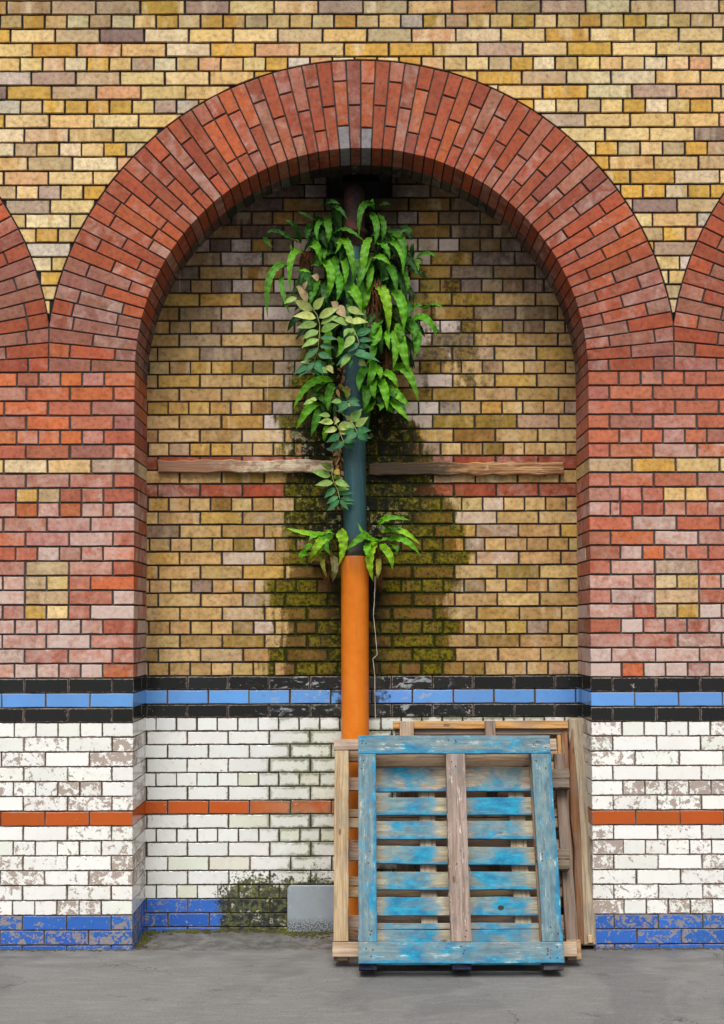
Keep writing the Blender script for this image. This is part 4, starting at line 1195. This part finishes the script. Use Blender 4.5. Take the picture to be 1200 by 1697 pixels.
F = fern('large fern left of the teal pipe with long hanging fronds', (530, 440), [
 ((500, 590), (385, 650), (378, 1000), 82, GB), ((350, 700), (170, 840), (150, 1245), 84, GM), ((290, 810), (300, 980), (370, 1205), 56, GM), ((560, 540), (640, 530), (682, 715), 92, GB),
 ((690, 670), (780, 810), (725, 1085), 96, GB), ((720, 560), (720, 620), (700, 665), 50, GM), ((880, 440), (960, 560), (1000, 840), 96, GB), ((830, 610), (830, 800), (905, 910), 84, GM),
 ((880, 620), (930, 760), (912, 920), 76, GB), ((800, 760), (870, 900), (830, 1085), 92, GM), ((895, 920), (1010, 980), (1085, 1190), 120, GB), ((520, 770), (570, 900), (590, 1010), 86, GD),
 ((650, 870), (610, 980), (565, 1110), 90, GM), ((800, 490), (870, 500), (815, 605), 62, GB), ((440, 780), (500, 765), (585, 790), 45, GB), ((460, 585), (400, 570), (380, 500), 32, GB),
 ((590, 720), (640, 700), (690, 750), 70, GM), ((770, 880), (720, 1000), (760, 1100), 90, GD)], Z1, 6, (.28, .115, .145))
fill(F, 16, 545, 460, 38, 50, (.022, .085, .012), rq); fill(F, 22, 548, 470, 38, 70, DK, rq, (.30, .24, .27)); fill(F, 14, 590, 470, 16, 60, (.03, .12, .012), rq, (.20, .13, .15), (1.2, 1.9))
roots(F, 500, 415, 520, 440, 90, rq, .27, (.04, .015, .008))
F = fern('bright fern topmost on the right of the pipe, fronds falling over the pipe', (622, 365), [
 ((370, 130), (250, 150), (220, 440), 82, GM), ((330, 190), (395, 330), (368, 515), 74, GM), ((410, 200), (465, 330), (440, 485), 66, GM), ((365, 160), (350, 100), (358, 55), 50, GM),
 ((400, 140), (470, 105), (540, 120), 46, GD), ((480, 360), (600, 385), (765, 350), 52, GD), ((540, 400), (650, 470), (672, 725), 82, GM), ((460, 460), (630, 560), (652, 810), 84, GB),
 ((370, 510), (470, 530), (525, 665), 86, GM), ((355, 650), (440, 640), (540, 722), 74, GB), ((500, 720), (565, 820), (590, 990), 80, GM), ((640, 750), (695, 880), (680, 1005), 66, GM),
 ((340, 700), (325, 850), (300, 980), 76, GB), ((330, 440), (275, 600), (260, 880), 96, GB), ((330, 620), (270, 760), (205, 950), 78, GM), ((310, 850), (280, 1040), (250, 1180), 100, GB), ((440, 870), (480, 855), (520, 840), 44, GM)], Z2, 6, (.28, .12, .15))
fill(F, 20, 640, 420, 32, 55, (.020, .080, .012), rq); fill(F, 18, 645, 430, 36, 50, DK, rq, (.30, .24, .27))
F = fern('lush fern right of the pipe with broad yellow-green hanging fronds over brown roots', (645, 470), [
 ((370, 905), (480, 1050), (512, 1405), 124, GY), ((550, 960), (650, 1120), (660, 1375), 110, GB), ((700, 1210), (780, 1130), (855, 1120), 72, GM), ((850, 1160), (960, 1105), (1065, 1155), 54, GM),
 ((720, 1280), (880, 1250), (995, 1440), 84, GB), ((690, 1240), (765, 1350), (740, 1480), 92, GM), ((445, 1280), (375, 1340), (325, 1480), 86, GM), ((600, 1300), (625, 1390), (640, 1500), 92, GM),
 ((520, 1380), (495, 1440), (520, 1560), 72, GB), ((840, 1260), (930, 1300), (1020, 1400), 60, GM), ((640, 1040), (720, 1150), (690, 1250), 70, GD)], Z2, 6, (.28, .11, .14))
for b, c, t, w, col in (((960, 40), (985, 200), (960, 355), 66, GB), ((1000, -20), (1040, 180), (1090, 375), 94, GB), ((1090, -20), (1165, 110), (1135, 265), 92, GM), ((820, -20), (830, 100), (770, 165), 90, GB), ((780, 160), (800, 220), (740, 320), 70, GM)):
    rnd = random.Random(int(w+t[0])); cc = (2*c[0]-.5*b[0]-.5*t[0], 2*c[1]-.5*b[1]-.5*t[1])
    v, f, e = strap((W(*Z3(*b), .2), W(*Z3(*cc), .11), W(*Z3(*t), .14)), w/5*.00318, rnd); leaf_object('frond', v, f, e, F, FROND, jit(col, .08, .15, rnd))
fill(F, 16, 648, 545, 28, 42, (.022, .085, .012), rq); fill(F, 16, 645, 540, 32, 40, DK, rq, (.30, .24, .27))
roots(F, 606, 460, 632, 545, 260, rq, .22); roots(F, 640, 560, 660, 620, 90, rq, .26)
fern('small fern sprig rooted in the brickwork right of the main clump', (688, 428), [
 ((760, 650), (745, 560), (768, 500), 55, GD), ((790, 635), (900, 600), (1000, 642), 48, GM), ((770, 650), (795, 740), (760, 842), 52, GB), ((760, 645), (710, 640), (675, 655), 34, GB),
 ((785, 650), (835, 665), (840, 712), 36, GB), ((760, 650), (720, 690), (700, 720), 34, GM), ((750, 660), (730, 600), (720, 590), 30, GM)], Z2, 6, (.335, .27, .26))
F = fern('spreading fern right of the pipe above the timber batten', (628, 630), [
 ((745, 340), (690, 430), (682, 545), 74, GM), ((795, 290), (785, 400), (745, 495), 76, GB), ((815, 320), (850, 380), (855, 450), 62, GB), ((735, 480), (745, 560), (718, 705), 92, GM),
 ((810, 440), (800, 520), (812, 612), 62, GB), ((845, 450), (895, 540), (912, 705), 84, GB), ((870, 390), (950, 420), (1003, 525), 72, GB), ((945, 370), (1075, 380), (1172, 630), 88, GB),
 ((900, 510), (990, 570), (1102, 670), 90, GB), ((920, 590), (1000, 680), (1105, 792), 64, GB), ((930, 620), (935, 680), (962, 725), 54, GM), ((795, 620), (770, 680), (725, 725), 74, GM),
 ((830, 640), (865, 660), (848, 705), 62, GM), ((905, 480), (960, 560), (1000, 610), 66, GD)], Z3, 5, (.285, .14, .16))
fill(F, 12, 632, 645, 24, 22, (.020, .078, .012), rq)
roots(F, 636, 590, 655, 630, 70, rq, .27)
F = fern('thin fern left of the pipe with drooping fronds above the batten', (550, 640), [
 ((465, 455), (280, 480), (136, 685), 76, GB), ((335, 640), (260, 690), (156, 857), 84, GB), ((365, 650), (325, 770), (280, 918), 76, GM), ((465, 480), (425, 580), (422, 710), 76, GM),
 ((425, 830), (395, 890), (390, 960), 54, GB), ((325, 585), (365, 600), (402, 655), 52, GM), ((540, 485), (575, 540), (583, 615), 74, GO), ((405, 475), (330, 520), (308, 575), 54, GM),
 ((510, 90), (535, 180), (488, 262), 56, GB), ((440, 40), (420, 160), (455, 300), 70, GB), ((380, 560), (310, 560), (270, 610), 50, GD), ((470, 300), (440, 350), (480, 390), 40, GM), ((290, 390), (300, 400), (285, 420), 30, GB)], Z3, 5, (.29, .15, .17))
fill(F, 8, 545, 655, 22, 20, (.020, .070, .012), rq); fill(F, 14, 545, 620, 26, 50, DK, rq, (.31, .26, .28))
F = fern('bright low fern left of the joint between teal and orange pipe', (550, 887), [
 ((390, 675), (240, 665), (68, 622), 50, GY), ((375, 665), (290, 680), (240, 722), 52, GB), ((375, 680), (310, 750), (248, 862), 72, GY), ((365, 720), (330, 770), (308, 840), 48, GB),
 ((425, 680), (365, 730), (412, 835), 66, GM), ((460, 655), (510, 730), (468, 912), 92, GY), ((265, 745), (222, 775), (208, 812), 44, GB), ((240, 815), (185, 825), (182, 880), 50, GB),
 ((365, 815), (345, 900), (385, 1005), 40, GO), ((420, 830), (440, 930), (418, 1035), 62, (.10, .09, .03)), ((430, 670), (400, 650), (360, 665), 36, GB), ((480, 820), (510, 830), (515, 850), 34, GB)], Z4, 4.615, (.285, .15, .17))
roots(F, 536, 900, 552, 955, 60, rq, .28)
F = fern('bright low fern right of the joint between teal and orange pipe', (622, 892), [
 ((770, 710), (680, 690), (615, 580), 42, GB), ((705, 675), (640, 700), (522, 795), 70, GB), ((710, 735), (690, 780), (700, 862), 66, GB), ((755, 730), (710, 850), (732, 1032), 80, GY),
 ((775, 630), (840, 550), (1015, 565), 52, GB), ((800, 655), (940, 645), (1095, 755), 58, GY), ((835, 710), (970, 720), (1092, 832), 62, GB), ((785, 750), (860, 830), (878, 945), 64, GY),
 ((855, 740), (905, 770), (912, 822), 46, GM), ((820, 610), (880, 620), (945, 640), 66, GD), ((750, 720), (800, 712), (842, 697), 40, GB), ((770, 850), (775, 940), (758, 1010), 46, GO),
 ((620, 600), (600, 570), (640, 580), 30, GB), ((690, 840), (720, 920), (700, 900), 40, GD), ((830, 560), (825, 540), (835, 530), 30, GB)], Z4, 4.615, (.285, .12, .15))
roots(F, 622, 905, 632, 960, 70, rq, .26)

# --- pinnate saplings
def leaflet_mesh(p0, p2, width, rnd, face=Vector((0, -1, .25))):
    d = p2-p0; T = d.normalized(); fv = face+Vector((rnd.uniform(-.5, .5), 0, rnd.uniform(-.3, .3)))
    S = T.cross(fv).normalized(); Nn = S.cross(T).normalized()
    if Nn.y > 0: Nn = -Nn
    v, f, e = [], [], []; n = 7; sag = rnd.uniform(.02, .12)*d.length
    for i in range(n+1):
        t = i/n; p = p0+d*t+Nn*(math.sin(t*math.pi)*sag)
        pr = max(.02, (math.sin(min(1, t*1.06)**.78*math.pi))**.85)
        if i == n: pr = .02
        for u in (-1, 0, 1): v.append(p+S*(u*width*.5*pr)+Nn*(-abs(u)*-.10*width*pr)); e.append(abs(u))
    for i in range(n):
        for j in range(2): a = 3*i+j; f.append((a, a+1, a+4, a+3))
    return v, f, e
LP, LM, LD, LT = (.36, .43, .12), (.19, .33, .07), (.035, .155, .055), (.44, .32, .18)
STEM = mat_plain('dry_stem', 'rust')
def stem_mat():
    q = N('green_stem'); P = q.pos(); return q.done(q.mix(q.noise(P, 40, 2), (.20, .24, .07), (.34, .36, .14)), .6, .3)
GSTEM = stem_mat()
def sapling(label, root_px, leaves, dead=()):
    rp = W(*root_px, .27); sp = empty('sapling', rp); bpy.context.view_layer.update()
    tag(sp, label, 'sapling', 'pinnate saplings sprouting beside the drainpipe')
    o0 = rp
    for (Zf, sc, stem, Y0, Y1, items) in leaves:
        n = len(stem); pts = [W(*(Zf(*p) if len(p) == 2 else p[:2]), Y0+(Y1-Y0)*i/(n-1)) for i, p in enumerate(stem)]
        v, f = tube_along([p-o0 for p in pts], [.0022-.0012*i/n for i in range(n)], 6)
        st = link('leaf_stem', mesh_from('leaf_stem', v, f, True), sp, mat=GSTEM)
        for b, t, w, col in items:
            rnd = random.Random(int(b[0]*3+t[1]*5+t[0])); y = (Y0+Y1)/2+rnd.uniform(-.02, .02)
            p0 = W(*Zf(*b), y); p2 = W(*Zf(*t), y-rnd.uniform(0.0, .035))
            v, f, e = leaflet_mesh(p0, p2, w/sc*.00318, rnd)
            lo = leaf_object('leaflet', v, f, e, None, LEAFM, jit(col, .07, .14, rnd)); lo.location -= o0; lo.parent = st
    for px, py in dead:
        rnd = random.Random(int(px*13+py)); a = W(px, py, .22+rnd.uniform(-.03, .03)); an = rnd.uniform(-.9, .9)
        b = a+Vector((math.sin(an)*.035, rnd.uniform(-.02, .02), -rnd.uniform(.02, .055)))
        v, f, e = leaflet_mesh(a, b, rnd.uniform(.010, .020), rnd)
        leaf_object('dead_leaf', v, f, e, sp, LEAFM, jit(rnd.choice(((.20, .085, .035), (.33, .17, .075), (.12, .05, .025), (.40, .27, .14))), .1, .2, rnd))
    return sp
up1 = [((630, 1240), (398, 1225), 95, LP), ((660, 1240), (862, 1140), 92, LP), ((640, 1300), (428, 1342), 84, LM), ((680, 1300), (858, 1222), 84, LM), ((650, 1385), (488, 1450), 86, LM), ((680, 1372), (860, 1302), 84, LM),
       ((590, 1165), (408, 1058), 96, LP), ((610, 1155), (715, 1028), 88, LP), ((440, 1040), (308, 1102), 70, LM), ((500, 960), (430, 930), 60, LT), ((545, 1075), (440, 930), 96, LT), ((500, 960), (548, 870), 50, LT), ((660, 850), (585, 820), 74, LT)]
up1b = [((345, 42), (205, 112), 64, LM), ((365, 42), (480, 2), 56, LM), ((345, 110), (202, 182), 60, LM), ((360, 100), (505, 112), 54, LD), ((340, 180), (222, 292), 64, LD), ((355, 170), (478, 182), 54, LD), ((340, 230), (462, 272), 60, LD),
        ((310, 292), (135, 402), 66, LD), ((310, 295), (180, 425), 60, LD), ((310, 295), (240, 395), 50, LD), ((310, 295), (385, 405), 66, LD), ((315, 295), (352, 425), 60, LD), ((315, 290), (415, 365), 60, LD), ((300, 300), (190, 300), 40, LP), ((410, 330), (465, 395), 60, LP), ((360, 350), (420, 390), 50, LM)]
up2 = [((850, 1130), (778, 1078), 70, LT), ((840, 1120), (930, 1245), 100, LT), ((940, 1140), (1112, 1212), 76, LP), ((960, 1285), (1150, 1285), 84, LP), ((960, 1300), (788, 1262), 92, LM), ((1000, 1345), (905, 1430), 60, LM), ((1030, 1405), (1200, 1355), 84, LD), ((930, 1230), (1000, 1300), 70, LP), ((1000, 1340), (960, 1470), 70, LM)]
up2b = [((640, 85), (550, 195), 70, LM), ((665, 60), (790, 40), 56, LD), ((680, 118), (805, 122), 46, LD), ((670, 145), (588, 222), 60, LD), ((680, 170), (785, 178), 46, LD), ((640, 232), (490, 332), 60, LD), ((610, 250), (525, 352), 60, LM), ((640, 235), (852, 300), 72, LD),
        ((640, 240), (765, 275), 72, LD), ((650, 230), (735, 205), 50, LD), ((605, 255), (600, 350), 46, LD), ((680, 290), (745, 335), 56, LP), ((600, 20), (555, 95), 50, LM)]
sapling('largest sapling, pale pinnate leaves over the middle of the fern clump', (560, 500), [
 (Z1, 6, [(500, 1060), (590, 1140), (640, 1210), (665, 1300), (668, 1440)], .13, .11, up1), (Z3, 5, [(355, 10), (350, 90), (340, 190), (310, 292)], .11, .10, up1b),
 (Z1, 6, [(860, 1130), (930, 1230), (990, 1320), (1040, 1440)], .14, .10, up2), (Z3, 5, [(620, 30), (665, 90), (680, 140), (665, 200), (635, 240)], .10, .08, up2b)],
 [(568+R.uniform(-8, 8), y) for y in range(600, 640, 5)]+[(572, 612), (576, 618), (580, 615), (570, 622)])
sapling('middle sapling with mottled leaflets just above the timber batten', (565, 680), [
 (Z3, 5, [(545, 735), (600, 770), (640, 830), (668, 890)], .16, .11, [((612, 795), (705, 688), 84, LM), ((650, 832), (758, 755), 64, LP), ((660, 862), (780, 868), 60, LD), ((670, 888), (780, 935), 60, LD), ((668, 890), (748, 955), 56, LD), ((660, 885), (560, 955), 64, LD), ((640, 860), (560, 900), 60, LD), ((600, 780), (570, 740), 40, LT)]),
 (Z3, 5, [(470, 770), (510, 850), (535, 920), (550, 962)], .17, .12, [((468, 800), (343, 800), 68, LP), ((440, 745), (342, 740), 46, LM), ((500, 850), (388, 885), 56, LP), ((500, 845), (645, 835), 92, LP), ((515, 870), (605, 892), 56, LP), ((520, 900), (405, 965), 56, LD), ((545, 958), (418, 1038), 60, LD), ((550, 960), (478, 1038), 56, LD), ((550, 962), (642, 1022), 52, LD), ((550, 950), (668, 958), 60, LD), ((480, 800), (520, 790), 60, LP), ((560, 810), (640, 850), 80, LM)]),
 (Z3, 5, [(520, 640), (560, 630), (600, 622)], .15, .12, [((590, 618), (685, 622), 56, LD), ((582, 630), (505, 715), 72, LD), ((590, 640), (652, 682), 60, LM), ((535, 622), (442, 632), 46, LM), ((595, 630), (690, 665), 60, LD), ((300, 620), (220, 655), 50, LM), ((330, 612), (270, 605), 36, LP)])],
 [(565+R.uniform(-12, 10), y) for y in range(640, 760, 5)])
sapling('lowest sapling, one hanging green pinnate leaf below the batten', (552, 770), [
 (Z4, 4.615, [(425, 170), (418, 210), (432, 270), (465, 340), (478, 400)], .20, .13, [((410, 225), (260, 190), 66, LM), ((415, 172), (330, 125), 60, (.10, .16, .02)), ((428, 275), (288, 295), 54, LM), ((440, 268), (555, 308), 58, LM), ((445, 318), (360, 392), 54, LD), ((455, 322), (552, 328), 48, LM), ((465, 348), (582, 356), 46, LD), ((468, 380), (375, 442), 40, LD),
  ((475, 408), (378, 492), 40, LD), ((488, 392), (602, 416), 36, LD), ((485, 402), (582, 442), 40, LD), ((480, 408), (545, 488), 40, LD), ((430, 220), (500, 245), 46, (.12, .19, .03)), ((440, 180), (480, 215), 50, (.30, .22, .03))])],
 [(563+R.uniform(-3, 4), y) for y in range(745, 792, 5)])

# hanging pale root thread
pts = [W(x, y, .19) for x, y in ((622, 955), (621, 985), (619, 1020), (623, 1060), (625, 1085), (618, 1092), (621, 1120), (622, 1190))]
fine = []
for a, b in zip(pts, pts[1:]):
    for k in range(4): fine.append(a+(b-a)*(k/4)+Vector((R.uniform(-.001, .001), 0, 0)))
fine.append(pts[-1]); o0 = fine[0]
v, f = tube_along([p-o0 for p in fine], [.0019+.0006*math.sin(i*2.1) for i in range(len(fine))], 6)
q_ = N('pale_root'); mroot = q_.done((.42, .38, .32), .8, .2)
o = link('hanging_root', mesh_from('hanging_root', v, f, True), None, o0, mroot); tag(o, 'long thin pale root hanging beside the orange pipe', 'root')

# ------------------------------------------------------------------ DIRT AND MOSS AT THE FOOT OF THE WALL
def clumps(name, spots, mat, label, cat):
    v, f = [], []
    for x, y, r in spots:
        k = len(v); n = 7; h = r*R.uniform(.35, .8)
        for i in range(n):
            a = 2*math.pi*i/n; q = r*R.uniform(.6, 1.2); v.append((x+q*math.cos(a), y+q*math.sin(a), .001))
        for i in range(n):
            a = 2*math.pi*i/n; q = r*R.uniform(.3, .65); v.append((x+q*math.cos(a), y+q*math.sin(a), h*R.uniform(.6, 1)))
        v.append((x, y, h))
        for i in range(n):
            j = (i+1) % n; f += [(k+i, k+j, k+n+j, k+n+i), (k+n+i, k+n+j, k+2*n)]
    o = link(name, mesh_from(name, v, f), None, mat=mat); tag(o, label, cat, kind='stuff'); return o
qm = N('foot_moss'); P = qm.pos(); d = qm.noise(P, 120, 4, .7); qm.bump(d, .9, .006)
MOSS = qm.done(qm.mix(qm.ss(qm.noise(P, 11, 3), .4, .6), qm.mix(d, (.02, .018, .012), (.085, .07, .045)), qm.mix(d, (.028, .035, .006), (.115, .12, .018))), .95, .1)
qd = N('foot_dirt'); P = qd.pos(); d = qd.noise(P, 150, 4, .7); qd.bump(d, .9, .006)
DIRT = qd.done(qd.mix(d, (.025, .022, .018), (.14, .12, .095)), .95, .1)
sp = []
for _ in range(210): sp.append((Xp(R.uniform(250, 640), 1540, .33), .34-abs(R.gauss(0, .022)), R.uniform(.006, .02)))
for _ in range(90): sp.append((Xp(R.uniform(470, 560), 1545, .3), .30-abs(R.gauss(0, .05)), R.uniform(.005, .016)))
for _ in range(70): sp.append((-XE+.006+abs(R.gauss(0, .03)), R.uniform(0, .33), R.uniform(.004, .016)))
clumps('moss', sp, MOSS, 'moss along the foot of the recess wall', 'moss')
sp = []
for _ in range(130): sp.append((Xp(R.uniform(983, 1210), 1570, -.02), -abs(R.gauss(0, .012))-.002, R.uniform(.004, .013)))
for _ in range(130): sp.append((Xp(R.uniform(-10, 219), 1575, -.02), -abs(R.gauss(0, .012))-.002, R.uniform(.003, .010)))
for _ in range(60): sp.append((R.uniform(-1.9, 1.9), -R.uniform(.02, 1.3)**1, R.uniform(.002, .004)))
clumps('dirt', sp, DIRT, 'loose dirt along the foot of the piers', 'dirt')
print('objects', len(SC.objects), 'tris', sum(len(o.data.polygons) for o in SC.objects if o.type == 'MESH'))
